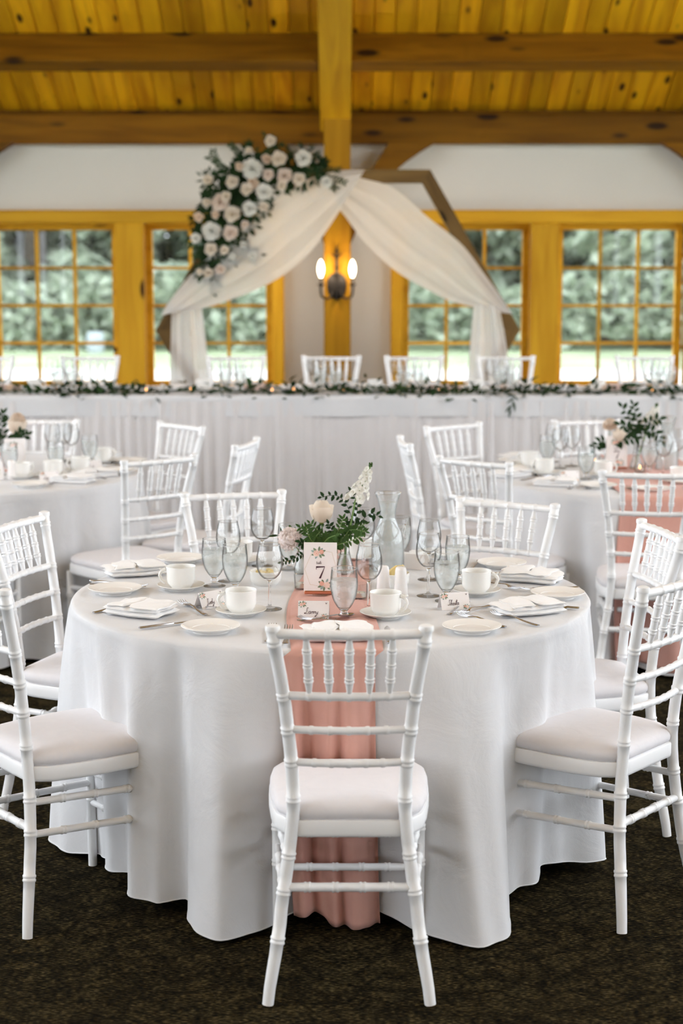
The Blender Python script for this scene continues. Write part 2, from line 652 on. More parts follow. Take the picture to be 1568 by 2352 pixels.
def crom(keys, x):
    """smooth curve through (x, value) keys"""
    n = len(keys)
    i = 0
    while i < n - 2 and x > keys[i + 1][0]:
        i += 1
    x0, x1 = keys[i][0], keys[i + 1][0]
    t = (x - x0) / (x1 - x0)
    p0, p1, p2, p3 = keys[max(i - 1, 0)][1], keys[i][1], keys[i + 1][1], keys[min(i + 2, n - 1)][1]
    return .5 * (2 * p1 + (p2 - p0) * t + (2 * p0 - 5 * p1 + 4 * p2 - p3) * t * t + (3 * p1 - p0 - 3 * p2 + p3) * t ** 3)
def lerp(a, b, t):
    return a + (b - a) * t
def T(x=0, y=0, z=0, rx=0, ry=0, rz=0, s=1):
    return Matrix.Translation((x, y, z)) @ Euler((rx, ry, rz)).to_matrix().to_4x4() @ Matrix.Scale(s, 4)

# ------------------------------------------------------------------ the room
def struct(name, mb, mat, smooth=30, loc=(0, 0, 0), rot=(0, 0, 0), parent=None):
    return link(name, mb.mesh(name, mat, smooth), parent, loc, rot, kind=None if parent else 'structure')

struct('floor', MB().box(XL - .2, XR + .2, YB - .2, YF + .2, -.12, 0), 'carpet')

# far wall: white board with two window groups, timber frame standing before it
WC = (-1.531, 1.471)              # centres of the two window groups (px 307 and px 1249)
POSTX = -.03
WZ0, WZ1 = .78, 2.0               # window opening
WH = 1.06                         # half width of a group's opening
wall = MB()
def wbox(x0, x1, z0, z1):
    wall.box(x0, x1, YF, YF + .16, z0, z1)
wbox(XL - .2, XR + .2, 0, WZ0)
wbox(XL - .2, XR + .2, WZ1, 2.74)
xs = [XL - .2]
GROUPS = [(-4.53, 0), (WC[0], 1), (WC[1], 1), (4.47, 0)]
for c in WC:
    xs += [c - WH, c + WH]
xs.append(XR + .2)
for i in range(0, len(xs), 2):
    wbox(xs[i], xs[i + 1], WZ0, WZ1)
wall_far = struct('wall_far', wall, 'wall')

def timber(name, x0, y0, z0, x1, y1, z1, w, h, mat='beam', parent=None, roll=0, c=.006):
    """squared timber from point 0 to point 1, grain along it; w across, h deep"""
    a, b = Vector((x0, y0, z0)), Vector((x1, y1, z1))
    d = b - a
    L = d.length
    mb = MB().box(-L / 2, L / 2, -w / 2, w / 2, -h / 2, h / 2, c=c)
    o = link(name, mb.mesh(name, mat, 20), parent, (a + b) / 2)
    o.rotation_mode = 'QUATERNION'
    q = d.to_track_quat('X', 'Z')
    o.rotation_quaternion = q
    if not parent:
        o['kind'] = 'structure'
    return o

# wall plate between the posts, posts, curved knee braces
PY = 12.36
for k in range(-1, 2):
    x = POSTX + 3.0 * k
    timber('post', x, (PY + YF) / 2, 0, x, (PY + YF) / 2, 2.72, YF - PY, .19, 'post', wall_far)
for xa, xb in ((XL, POSTX - 3.095), (POSTX - 2.905, POSTX - .095), (POSTX + .095, POSTX + 2.905), (POSTX + 3.095, XR)):
    timber('wall_plate', xa, 12.66, 2.638, xb, 12.66, 2.638, .08, .207, 'beam', wall_far)
timber('frieze_board', XL, 12.76, 2.80, XR, 12.76, 2.80, .10, .14, 'beam', wall_far)
def brace(x, sgn):
    mb = MB()
    out, inn = [], []
    n = 8
    for i in range(n + 1):
        t = i / n
        # upper edge straight, lower edge hollowed
        out.append((lerp(.27, .0, t), lerp(0, -.42, t)))
        inn.append((lerp(.60, .0, t) - .07 * sin(pi * t), lerp(0, -.72, t) + .07 * sin(pi * t)))
    v, f = [], []
    for y in (-.06, .06):
        for p in out + inn:
            v.append((sgn * p[0], y, p[1]))
    m = n + 1
    for i in range(n):
        f.append((i, i + 1, m + i + 1, m + i))
        f.append((2 * m + i, 3 * m + i, 3 * m + i + 1, 2 * m + i + 1))
        f.append((i, 2 * m + i, 2 * m + i + 1, i + 1))
        f.append((m + i, m + i + 1, 3 * m + i + 1, 3 * m + i))
    f.append((0, m, 3 * m, 2 * m))
    f.append((n, 2 * m + n, 3 * m + n, m + n))
    mb.add(v, f)
    link('knee_brace', mb.mesh('knee_brace', 'beam', 25), wall_far, (x + sgn * .093, 12.56, 2.535))
for k in (-1, 0, 1):
    for sg in (-1, 1):
        brace(POSTX + 3.0 * k, sg)

# window groups: casing, middle post, two sashes of 3 x 4 panes each
nwin = 0
for gi, c in enumerate(WC):
    timber('window_header', c - WH - .06, 12.67, 2.02, c + WH + .06, 12.67, 2.02, .11, .095, 'mullion', wall_far)
    timber('window_sill', c - WH - .06, 12.66, .755, c + WH + .06, 12.66, .755, .16, .05, 'mullion', wall_far)
    for sx in (-1, 1):
        timber('window_casing', c + sx * (WH + .01), 12.67, .78, c + sx * (WH + .01), 12.67, 1.973, .11, .085, 'mullion', wall_far)
    timber('window_post', c, 12.70, .78, c, 12.70, 1.973, .17, .205, 'mullion', wall_far)
    for sx in (-1, 1):
        nwin += 1
        wc = c + sx * .562
        w2, z0, z1 = .4625, .78, 1.974
        root = link('window_%d' % nwin, None, None, (wc, 12.79, 0), kind='structure')
        fr = MB()
        fw = .048
        fr.box(-w2, w2, -.03, .03, z1 - fw, z1, c=.004)
        fr.box(-w2, w2, -.03, .03, z0, z0 + fw, c=.004)
        fr.box(-w2, -w2 + fw, -.03, .03, z0 + fw, z1 - fw, c=.004)
        fr.box(w2 - fw, w2, -.03, .03, z0 + fw, z1 - fw, c=.004)
        link('sash_frame', fr.mesh('sash_frame', 'mullion', 25), root)
        gw = (2 * w2 - 2 * fw) / 3
        gh = (z1 - z0 - 2 * fw) / 4
        for k in (1, 2):
            x = -w2 + fw + gw * k
            timber('muntin', x, 0, z0 + fw, x, 0, z1 - fw, .036, .024, 'mullion', root, c=.003)
        for k in (1, 2, 3):
            z = z0 + fw + gh * k
            timber('muntin', -w2 + fw, .001, z, w2 - fw, .001, z, .032, .022, 'mullion', root, c=.003)
        pm = MB().box(-gw / 2 + .009, gw / 2 - .009, -.002, .002, -gh / 2 + .009, gh / 2 - .009).mesh('pane', 'pane', 0)
        for i in range(3):
            for j in range(4):
                link('pane', pm, root, (-w2 + fw + gw * (i + .5), 0, z0 + fw + gh * (j + .5)))

# ceiling: boards running down the slope, a rafter at each post, purlins between the rafters
SL = .5
RY = 4.0
def zc(y):
    return 2.78 + SL * (YF - y)
ang = math.atan(SL)
ceil = MB()
v, f = [], []
for x in (XL - .2, XR + .2):
    for (y, dz) in ((YF + .25, .06), (RY, .06), (2 * RY - YF - .25, .06), (2 * RY - YF - .25, .16), (RY, .16), (YF + .25, .16)):
        yy = y if y >= RY else 2 * RY - y
        v.append((x, y, zc(yy) + dz))
for i in range(6):
    j = (i + 1) % 6
    f.append((i, j, 6 + j, 6 + i))
f.append((0, 5, 4, 1))
f.append((1, 4, 3, 2))
f.append((6, 7, 10, 11))
f.append((7, 8, 9, 10))
ceil.add(v, f)
ceiling = struct('ceiling', ceil, 'plank')
PW = .1395
npl = int((XR - XL) / PW) + 1
plen = (YF + .1 - RY) / cos(ang)
pl = MB().box(-plen / 2, plen / 2, -PW / 2 + .002, PW / 2 - .002, 0, .05, c=.007).mesh('plank', 'plank', 20)
for k in range(npl):
    x = XL + PW * (k + .5)
    ym = (YF + .1 + RY) / 2
    o = link('plank', pl, ceiling, (x, ym, zc(ym)))
    o.rotation_euler = (-ang if False else 0, 0, 0)
    d = Vector((0, -1, SL)).normalized()
    o.rotation_mode = 'QUATERNION'
    nrm = Vector((0, SL, 1)).normalized()
    yv = nrm.cross(d)
    o.rotation_quaternion = Matrix((d, yv, nrm)).transposed().to_quaternion()
def slope_timber(name, x0, x1, yp, depth, width, along):
    """beam hung under the boards; along='x' across the room, 'y' down the slope (yp = (y0, y1))"""
    nrm = Vector((0, SL, 1)).normalized()
    d = Vector((0, -1, SL)).normalized()
    if along == 'x':
        cpos = Vector(((x0 + x1) / 2, yp, zc(yp))) - nrm * (depth / 2) - d * (width / 2)
        L = x1 - x0
        mb = MB().box(-L / 2, L / 2, -width / 2, width / 2, -depth / 2, depth / 2, c=.006)
        R = Matrix((Vector((1, 0, 0)), -d, nrm)).transposed()
    else:
        ya, yb = yp
        a, b = Vector(((x0 + x1) / 2, ya, zc(ya))), Vector(((x0 + x1) / 2, yb, zc(yb)))
        L = (b - a).length
        cpos = (a + b) / 2 - nrm * (depth / 2)
        mb = MB().box(-L / 2, L / 2, -width / 2, width / 2, -depth / 2, depth / 2, c=.006)
        R = Matrix((d, nrm.cross(d), nrm)).transposed()
    o = link(name, mb.mesh(name, 'beam' if along == 'x' else 'pine', 20), ceiling, cpos)
    o.rotation_mode = 'QUATERNION'
    o.rotation_quaternion = R.to_quaternion()
for k in (-1, 0, 1):
    x = POSTX + 3.0 * k - .012
    slope_timber('rafter', x - .108, x + .108, (12.62, RY), .232, .216, 'y')
for yp in (11.836, 10.3, 8.75, 7.2, 5.65):
    for xa, xb in ((XL, POSTX - 3.12), (POSTX - 2.904, POSTX - .12), (POSTX + .096, POSTX + 2.88), (POSTX + 3.096, XR)):
        slope_timber('purlin', xa, xb, yp, .217, .132, 'x')

# the walls the photograph does not show: long window bands light the room
def gable(name, x):
    mb = MB()
    t = .2 if x > 0 else -.2
    xa, xb = min(x, x + t), max(x, x + t)
    mb.box(xa, xb, YB, YF, 0, .7)
    mb.box(xa, xb, YB, YF, 2.3, 2.75)
    y = YB + .2
    while y < YF - .3:
        mb.box(xa, xb, y, y + .3, .7, 2.3)
        y += 1.9
    # unseen tall gable opening added for overhead light: walled low ends, sloping rim, glazing bars
    for ya, yb in ((YB, 1.6), (10.5, YF)):
        if yb - ya < .01:
            continue
        zz = [zc(RY + abs(q - RY)) for q in (ya, yb)]
        v = [(xx, yy, z) for xx in (xa, xb) for (yy, z) in ((ya, 2.75), (yb, 2.75), (yb, zz[1]), (ya, zz[0]))]
        mb.add(v, [(0, 1, 2, 3), (7, 6, 5, 4)] + [(i, (i + 1) % 4, 4 + (i + 1) % 4, 4 + i) for i in range(4)])
    for k in range(6):
        y = 2.6 + k * 1.5
        mb.box(xa, xb, y - .08, y + .08, 2.75, zc(RY + abs(y - RY)))
    mb.box(xa, xb, 1.6, 9.2, 4.4, 4.52)
    return struct(name, mb, 'wall')
gable('wall_left', XL)
gable('wall_right', XR)
mb = MB()
mb.box(XL - .2, XR + .2, YB - .2, YB, 0, 2.95)
struct('wall_rear', mb, 'wall')
# low platform that carries the head table
RISER = .19
struct('floor_riser', MB().box(-3.6, 3.55, 10.12, 12.05, 0, RISER, c=.01), 'riser')

# ------------------------------------------------------------------ outside: lawn, path, trees
struct('floor_lawn', MB().box(-70, 70, -40, 120, -.45, -.26), 'lawn')
link('gravel_path', MB().box(-60, 60, 24.5, 30.0, -.262, -.245).mesh('gravel_path', 'path'), None, kind='structure', label='pale path crossing the lawn outside the windows')
random.seed(11)
def tree_proto(seed, h, spread, mat, n):
    rnd = random.Random(seed)
    root = thing('tree', 'tree', 'tree')
    mb = MB()
    mb.tube([(0, 0, 0), (.1, .05, h * .25), (-.05, 0, h * .5), (.05, .1, h * .8)], [.26, .2, .15, .06], 8)
    for k in range(5):
        a = rnd.uniform(0, 6.28)
        z = h * rnd.uniform(.25, .5)
        mb.tube([(0, 0, z), (cos(a) * spread * .35, sin(a) * spread * .35, z + h * .15), (cos(a) * spread * .6, sin(a) * spread * .6, z + h * .28)], [.1, .07, .03], 6)
    link('trunk', mb.mesh('trunk', 'bark', 60), root)
    cl = []
    for k in range(40):
        a = rnd.uniform(0, 6.28)
        q = rnd.uniform(0, 1)
        z = h * rnd.uniform(.10, .98)
        rr = spread * sqrt(max(.05, 1 - ((z / h - .45) / .6) ** 2)) * sqrt(q)
        cl.append((cos(a) * rr, sin(a) * rr, z, rnd.uniform(.5, 1.15)))
    lf = MB()
    for k in range(n):
        c = rnd.choice(cl)
        d = Vector((rnd.gauss(0, 1), rnd.gauss(0, 1), rnd.gauss(0, 1))).normalized() * c[3] * rnd.uniform(.55, 1.05)
        p = Vector(c[:3]) + d
        s = rnd.uniform(.12, .30)
        R = Euler((rnd.uniform(-.9, .9), rnd.uniform(-.9, .9), rnd.uniform(0, 6.28))).to_matrix().to_4x4()
        tf = Matrix.Translation(p) @ R
        lf.add([(-s, 0, 0), (0, -s * .5, .05), (s, 0, 0), (0, s * .5, .05)], [(0, 1, 2), (0, 2, 3)], 0, tf)
    link('foliage', lf.mesh('foliage', mat, 0), root, kind='stuff')
    return Proto(root)
tp = [tree_proto(1, 7.5, 2.6, 'tree1', 9000), tree_proto(2, 6.2, 2.2, 'tree2', 8500), tree_proto(3, 9.5, 3.0, 'tree3', 10000)]
TREES = [(-13.5, 44, 0, 1.1, 'mid green tree far left beyond the lawn'),
         (-9.6, 41, 1, 1.45, 'pale green tree outside the leftmost window'),
         (-6.7, 39, 1, 1.35, 'pale leafy tree seen through the middle panes of the leftmost window'),
         (-4.0, 43, 0, 1.1, 'mid green tree outside the window left of the arch'),
         (-1.5, 41, 2, .95, 'dark green tree behind the drape of the arch at left'),
         (1.2, 44, 0, 1.0, 'mid green tree directly behind the wall sconce'),
         (3.7, 42, 1, 1.35, 'pale green tree outside the window right of the arch'),
         (6.0, 39.5, 2, .8, 'dark green tree outside the rightmost window'),
         (8.3, 38.5, 1, 1.35, 'pale leafy tree at the right edge of the rightmost window'),
         (11.5, 43, 0, 1.2, 'mid green tree far right beyond the lawn'),
         (-8.0, 50, 2, 1.15, 'tall dark tree behind the pale trees at left'),
         (-2.6, 52, 2, 1.1, 'tall dark tree in the second row behind the arch'),
         (4.8, 51, 2, 1.15, 'tall dark tree in the second row right of the arch'),
         (9.9, 50, 2, 1.1, 'tall dark tree in the second row at right')]
for i, (x, y, k, s, lab) in enumerate(TREES):
    tp[k].put((x, y, -.26), i * 1.3, lab, 'trees beyond the lawn', s)
# clipped hedge at the far edge of the lawn and a pale barrel by it
random.seed(5)
hd = MB()
for k in range(9000):
    x = random.uniform(-16, 16)
    y = 36.5 + random.uniform(-.7, .7)
    z = random.uniform(-.2, 1.3) + .25 * sin(x * 1.3)
    s = random.uniform(.08, .2)
    R = Euler((random.uniform(-1, 1), random.uniform(-1, 1), random.uniform(0, 6.28))).to_matrix().to_4x4()
    hd.add([(-s, 0, 0), (0, -s * .6, .04), (s, 0, 0), (0, s * .6, .04)], [(0, 1, 2), (0, 2, 3)], 0, Matrix.Translation((x, y, z)) @ R)
hr = thing('hedge', 'low loose hedge along the far edge of the lawn', 'hedge', (0, 0, 0))
link('foliage', hd.mesh('hedge_foliage', 'tree2', 0), hr, kind='stuff')
br = thing('barrel', 'pale blue white barrel on the lawn outside the leftmost window', 'barrel', (-5.0, 35.2, -.26))
mb = MB()
mb.lathe([(0, 0), (.15, 0), (.165, .03), (.18, .15), (.18, .28), (.165, .40), (.15, .43), (0, .43)], 24)
for z in (.15, .28):
    mb.lathe([(.18, z - .015), (.19, z), (.18, z + .015)], 24)
link('body', mb.mesh('barrel_body', 'tank', 40), br)

# ------------------------------------------------------------------ bamboo-turned banquet chairs
# local frame: rear posts at y = 0 by the seat, the chair faces +y
def knotted(mb, pts, r, knots, seg=12, kr=1.22, kw=.0045, dbl=True, cap=None):
    """turned bar along a polyline (dense), with raised rings at the arc lengths in knots"""
    P = [Vector(p) for p in pts]
    cum = [0]
    for a, b in zip(P, P[1:]):
        cum.append(cum[-1] + (b - a).length)
    L = cum[-1]
    def at(s):
        s = min(max(s, 0), L)
        i = 0
        while i < len(cum) - 2 and s > cum[i + 1]:
            i += 1
        t = (s - cum[i]) / max(cum[i + 1] - cum[i], 1e-9)
        return P[i].lerp(P[i + 1], t)
    st = {0.0: None, L: None}
    for c in cum:
        st[c] = None
    for k in knots:
        offs = (-2.4, -1.9, -.9, -.35, .35, .9, 1.9, 2.4) if dbl else (-1.5, -.9, 0, .9, 1.5)
        for o in offs:
            st[k + o * kw] = k
    S = sorted(s for s in st if 0 <= s <= L)
    rad = []
    R = r if callable(r) else (lambda s: r)
    for s in S:
        base = R(s / L)
        f = 1.0
        for k in knots:
            d = abs(s - k) / kw
            if dbl:
                if .8 <= d <= 2.0:
                    f = kr
                elif d < .8:
                    f = max(f, 1 + (kr - 1) * .35)
            elif d <= 1.0:
                f = kr
        rad.append(base * f)
    mb.tube([at(s) for s in S], rad, seg)
    return mb

def make_chair():
    root = thing('chiavari_chair', 'white chair', 'chair')
    HX = [(0, .1925), (.16, .1685), (.24, .159), (.32, .1475), (.40, .1375), (.47, .1315), (.585, .135), (.667, .143), (.752, .1525), (.92, .1755)]
    HY = [(0, -.045), (.16, -.022), (.30, -.006), (.44, 0), (.585, -.010), (.752, -.037), (.92, -.072)]
    rails = (.585, .667, .752, .905)
    for sx in (-1, 1):
        pts = []
        n = 24
        for i in range(n + 1):
            z = .916 * i / n
            pts.append((sx * crom(HX, z), crom(HY, z), z))
        mb = MB()
        knotted(mb, pts, lambda s: .0135 + .0022 * min(1, s * 6) if s < .5 else .0157 - .0012 * (s - .5), [.155, .272, .36, .50, .592, .674, .76, .898], 14, 1.13, .004)
        # button finial
        tx, ty = sx * .1750, -.0712
        mb.lathe([(.0145, 0), (.0172, .001), (.0176, .009), (.0165, .0135), (.010, .0165), (0, .017)], 14, 0, T(tx, ty, .910))
        link('back_post', mb.mesh('back_post', 'paint', 50), root)
        mb = MB()
        knotted(mb, [(sx * .183, .360, .405), (sx * .183, .360, .2), (sx * .183, .360, 0)], lambda s: .0150 - .002 * s, [.105, .20], 14, 1.13, .004)
        link('front_leg', mb.mesh('front_leg', 'paint', 50), root)
        # side stretchers
        for zr, zf in ((.345, .335), (.262, .250)):
            x0 = crom(HX, zr) * sx
            mb = MB()
            a, b = Vector((x0, crom(HY, zr), zr)), Vector((sx * .183, .360, zf))
            L = (b - a).length
            knotted(mb, [a, (a + b) / 2, b], .0098, [L * .25, L * .5, L * .75], 10, 1.2, .0038)
            link('stretcher', mb.mesh('side_stretcher', 'paint', 50), root)
    def rail(z, name, r, ks, bow=.016):
        w = crom(HX, z)
        y = crom(HY, z)
        pts = [(w * (2 * i / 12 - 1), y - bow * (1 - (2 * i / 12 - 1) ** 2), z) for i in range(13)]
        L = 2 * w
        mb = MB()
        knotted(mb, pts, r, [L / 2 + k for k in ks], 10, 1.17, .0042, False)
        link(name, mb.mesh(name, 'paint', 50), root)
    top = [-.099, -.0495, 0, .0495, .099]
    low = [-.092, -.046, 0, .046, .092]
    rail(.905, 'top_rail', .0118, top)
    rail(.752, 'back_rail', .0100, low)
    rail(.667, 'back_rail', .0092, [k * .95 for k in low])
    rail(.585, 'back_rail', .0092, [k * .87 for k in low])
    # spindles
    def bow_y(z, x):
        w = crom(HX, z)
        return crom(HY, z) - .016 * (1 - (x / w) ** 2)
    for a, b in zip(low, top):
        mb = MB()
        p0, p1 = Vector((a, bow_y(.752, a), .752)), Vector((b, bow_y(.905, b), .905))
        L = (p1 - p0).length
        def rr(s):
            d = abs(s - .5) * 2
            return .0098 if d < .52 else lerp(.0098, .0050, (d - .52) / .48)
        knotted(mb, [p0.lerp(p1, i / 10) for i in range(11)], rr, [L * .27, L * .5, L * .73], 10, 1.2, .0028)
        link('spindle', mb.mesh('spindle', 'paint', 50), root)
    # front and rear stretchers
    for z in (.283, .192):
        mb = MB()
        knotted(mb, [(-.183, .360, z), (0, .360, z), (.183, .360, z)], .0098, [.082, .149, .217, .284], 10, 1.2, .0038)
        link('stretcher', mb.mesh('front_stretcher', 'paint', 50), root)
    w = crom(HX, .277)
    mb = MB()
    knotted(mb, [(-w, crom(HY, .277), .277), (0, crom(HY, .277), .277), (w, crom(HY, .277), .277)], .0108, [w * .36, w * .79, w * 1.21, w * 1.64], 10, 1.2, .0038)
    link('stretcher', mb.mesh('rear_stretcher', 'paint', 50), root)
    # seat frame and cushion share an outline: rounded front, full sides, clipped rear corners
    half = [(0, -.008), (.116, -.008), (.150, .010), (.176, .048), (.190, .12), (.198, .20), (.200, .28), (.196, .335), (.180, .368), (.150, .384), (.09, .392), (0, .394)]
    def outline(k, n=44):
        cum = [0]
        for a, b in zip(half, half[1:]):
            cum.append(cum[-1] + math.hypot(b[0] - a[0], b[1] - a[1]))
        out = []
        for i in range(n + 1):
            s = cum[-1] * i / n
            j = 0
            while j < len(cum) - 2 and s > cum[j + 1]:
                j += 1
            t = (s - cum[j]) / (cum[j + 1] - cum[j])
            out.append((lerp(half[j][0], half[j + 1][0], t) * k, (lerp(half[j][1], half[j + 1][1], t) - .19) * k + .19))
        return out + [(-x, y) for x, y in reversed(out[1:-1])]
    def stack(levels):
        mb = MB()
        v, f = [], []
        n = None
        for k, z in levels:
            o = outline(k)
            n = len(o)
            v += [(x, y, z) for x, y in o]
        for j in range(len(levels) - 1):
            for i in range(n):
                f.append((j * n + i, j * n + (i + 1) % n, (j + 1) * n + (i + 1) % n, (j + 1) * n + i))
        f.append(tuple(range(n - 1, -1, -1)))
        v.append((0, .2, levels[-1][1]))
        l = (len(levels) - 1) * n
        f += [(l + i, l + (i + 1) % n, len(v) - 1) for i in range(n)]
        return mb.add(v, f)
    link('seat_frame', stack([(.97, .398), (.995, .402), (1.0, .408), (1.0, .436), (.99, .440), (.95, .441)]).mesh('seat_frame', 'paint', 45), root)
    link('seat_cushion', stack([(.93, .439), (.965, .442), (.985, .449), (.988, .458), (.97, .468), (.92, .476), (.82, .482), (.66, .4855), (.45, .4875), (.2, .488)]).mesh('seat_cushion', 'cushion', 180), root)
    return Proto(root)
chair = make_chair()
CH = [  # x, y, facing (deg), z, label, group
    (.018, 3.920, 90, 0, 'white chair in the foreground, its back to us, before the pink runner'),
    (-.898, 4.455, 37.5, 0, 'white chair at the left front of the nearest table, cut by the frame edge'),
    (.822, 4.487, 140.6, 0, 'white chair at the right front of the nearest table, three side rungs showing'),
    (-.963, 5.405, -18.9, 0, 'white chair at the left side of the nearest table, behind the left front chair'),
    (.917, 5.253, 190, 0, 'white chair at the right side of the nearest table, behind the right front chair'),
    (-.367, 6.010, -76.4, 0, 'white chair behind the nearest table, left of the flowers, facing us'),
    (.533, 5.788, -117.8, 0, 'white chair behind the nearest table, right of the glass carafe, facing us'),
]
G2 = 'chairs around the left background table'
def off(mx, my, a):
    return (mx + .07 * cos(radians(a)), my + .07 * sin(radians(a)), a, 0)
CH += [
    (*off(-.755, 7.12, 130), 'white chair at the left background table, nearest to us, seat turned left'),
    (*off(-.797, 8.537, 222), 'white chair behind the left background table, facing down to the left'),
    (*off(-.431, 7.741, 167), 'white chair seen edge on, right of the left background table'),
    (*off(-1.52, 8.77, 265), 'white chair at the far side of the left background table, behind its wine glasses'),
    (-1.60, 6.88, 84, 0, 'white chair at the left frame edge, only its seat showing before the left background table'),
    (*off(.545, 7.055, 50.6), 'white chair at the right background table, behind the chair facing us'),
    (*off(.553, 8.515, -52), 'faint white chair against the table skirt, left of the right background table'),
    (*off(.289, 7.806, 5), 'white chair seen edge on, left of the right background table'),
    (*off(1.25, 8.75, -80), 'white chair at the far side of the right background table, behind its wine glasses'),
    (*off(1.19, 6.66, 80), 'white chair before the hanging pink runner of the right background table'),
]
HT = 'chairs behind the head table'
for x, lab in ((-2.27, 'white chair behind the head table, cut by the left frame edge'),
               (-1.60, 'white chair behind the head table, before the leftmost window'),
               (-.668, 'white chair behind the head table, right of the left hanging drape'),
               (-.069, 'white chair behind the head table, straight below the wall sconce'),
               (.46, 'white chair behind the head table, first one right of the sconce'),
               (1.045, 'white chair behind the head table, before the right hanging drape'),
               (1.926, 'white chair behind the head table, before the rightmost window')):
    CH.append((x, 10.95, -90 + random.uniform(-4, 4), RISER, lab))
for i, (x, y, a, z, lab) in enumerate(CH):
    g = 'chairs around the nearest table' if i < 7 else (HT if z else ('chairs around the left background table' if x < 0 and i < 12 else 'chairs around the right background table'))
    chair.put((x, y, z), radians(a - 90), lab, g)

# ------------------------------------------------------------------ round tables, cloths, runners
TZ = .755                        # top of the cloth
TR = .768
TABLES = [(-.032, 5.086), (-1.71, 7.96), (1.46, 7.85)]
def table_frame(cx, cy, lab):
    root = thing('round_table', lab, 'table', (cx, cy, 0), 0, 'round tables')
    mb = MB().lathe([(0, .722), (TR - .02, .722), (TR - .008, .726), (TR - .006, .742), (TR - .012, .7485), (0, .7485)], 64)
    link('table_top', mb.mesh('table_top', 'archwood', 40), root)
    for k in range(4):
        a = pi / 4 + k * pi / 2
        mb = MB().tube([(cos(a) * .42, sin(a) * .42, .722), (cos(a) * .48, sin(a) * .48, 0)], .016, 10)
        link('leg', mb.mesh('table_leg', 'steel', 50), root)
def hem_front(a):
    pass
HEM = [(-200, .80), (-190, .74), (-177, .855), (-165, .80), (-159, .73), (-153, .72), (-147, .76), (-140, .735), (-133, .80), (-126, .80), (-121, .735), (-117, .83), (-108.5, .90),
       (-101, .78), (-97, .715), (-90, .695), (-83, .70), (-77, .755), (-72, .86), (-67, .975), (-62, .95), (-58, .89), (-52, .775), (-46, .745), (-41, .765), (-35, .725), (-27, .775),
       (-21, .85), (-15, .76), (-8, .735), (0, .83), (9, .75), (20, .85), (31, .75), (43, .86), (55, .76), (66, .85), (78, .75), (90, .86), (102, .76), (114, .85), (126, .75), (137, .85), (148, .76), (160, .80), (170, .74), (183, .855)]
def hem_main(deg):
    d = deg
    while d > 175:
        d -= 360
    while d < -185:
        d += 360
    return crom(HEM, d)
def hem_back(seed):
    rnd = random.Random(seed)
    n = 17
    A = [(rnd.uniform(.78, .88), rnd.uniform(.72, .75)) for _ in range(n)]
    keys = []
    for k in range(n):
        keys.append((360 / n * k - 180, A[k][0]))
        keys.append((360 / n * (k + .5 + rnd.uniform(-.12, .12)) - 180, A[k][1]))
    keys = [(keys[-1][0] - 360, keys[-1][1])] + keys + [(keys[0][0] + 360, keys[0][1])]
    def fn(deg):
        d = (deg + 180) % 360 - 180
        return crom(keys, d)
    return fn
def cloth_r(hem, deg, t):
    """radius of the hanging cloth at height fraction t (0 edge, 1 hem)"""
    h = hem(deg)
    g = t ** .6 if h < TR else t ** .72
    r = TR + .004 + (h - TR - .004) * g
    b = min(1, t * 3)
    r += .010 * b * sin(radians(deg) * 29 + 1.5 * sin(radians(deg) * 3)) * (.5 + .5 * sin(radians(deg) * 5 + 1)) + .003 * t * sin(radians(deg) * 61 - 3 * t)
    return r
def tablecloth(cx, cy, hem, lab, seg=420, rows=34, zh=.022):
    mb = MB()
    v, f = [(0, 0, TZ)], []
    rings = [(.25, TZ), (.5, TZ), (.68, TZ), (.745, TZ), (.760, TZ - .0012), (.768, TZ - .005), (.772, TZ - .011)]
    ring0 = []
    for r, z in rings:
        for k in range(seg):
            a = 2 * pi * k / seg
            v.append((r * cos(a), r * sin(a), z))
    for j in range(1, rows + 1):
        t = j / rows
        for k in range(seg):
            a = 2 * pi * k / seg
            deg = k / seg * 360
            hz = zh + .018 * sin(a * 5 + 1) * sin(a * 2) + .012 * max(0, (.80 - hem(deg)) / .06)
            z = lerp(TZ - .011, max(.006, hz), t)
            r = cloth_r(hem, deg, t)
            v.append((r * cos(a), r * sin(a), z))
    f += [(0, 1 + k, 1 + (k + 1) % seg) for k in range(seg)]
    for j in range(len(rings) + rows - 1):
        b0, b1 = 1 + j * seg, 1 + (j + 1) * seg
        for k in range(seg):
            k2 = (k + 1) % seg
            f.append((b0 + k, b1 + k, b1 + k2, b0 + k2))
    mb.add(v, f)
    # rolled hem
    hp = []
    b = 1 + (len(rings) + rows - 1) * seg
    pts = [v[b + k] for k in range(seg)] + [v[b]]
    o = thing('tablecloth', lab, 'tablecloth', (cx, cy, 0), 0, 'white round tablecloths')
    link('cloth', mb.mesh('tablecloth', 'cloth', 180), o)
    h = MB().tube(pts, .0022, 5, caps=False)
    link('hem', h.mesh('hem', 'cloth', 180), o)
    return o
LB = ('the nearest round table, under the white cloth', 'the round table at left in the background', 'the round table at right in the background')
hems = [hem_main, hem_back(4), hem_back(9)]
for i, (cx, cy) in enumerate(TABLES):
    table_frame(cx, cy, ('round folding table carrying the settings nearest to us', 'round folding table at the left frame edge, further back', 'round folding table at the right frame edge, further back')[i])
    tablecloth(cx, cy, hems[i], ('white cloth draped to the floor over the nearest round table', 'white cloth draped over the left background table', 'white cloth draped over the right background table')[i], 420 if i == 0 else 300, 34 if i == 0 else 22)

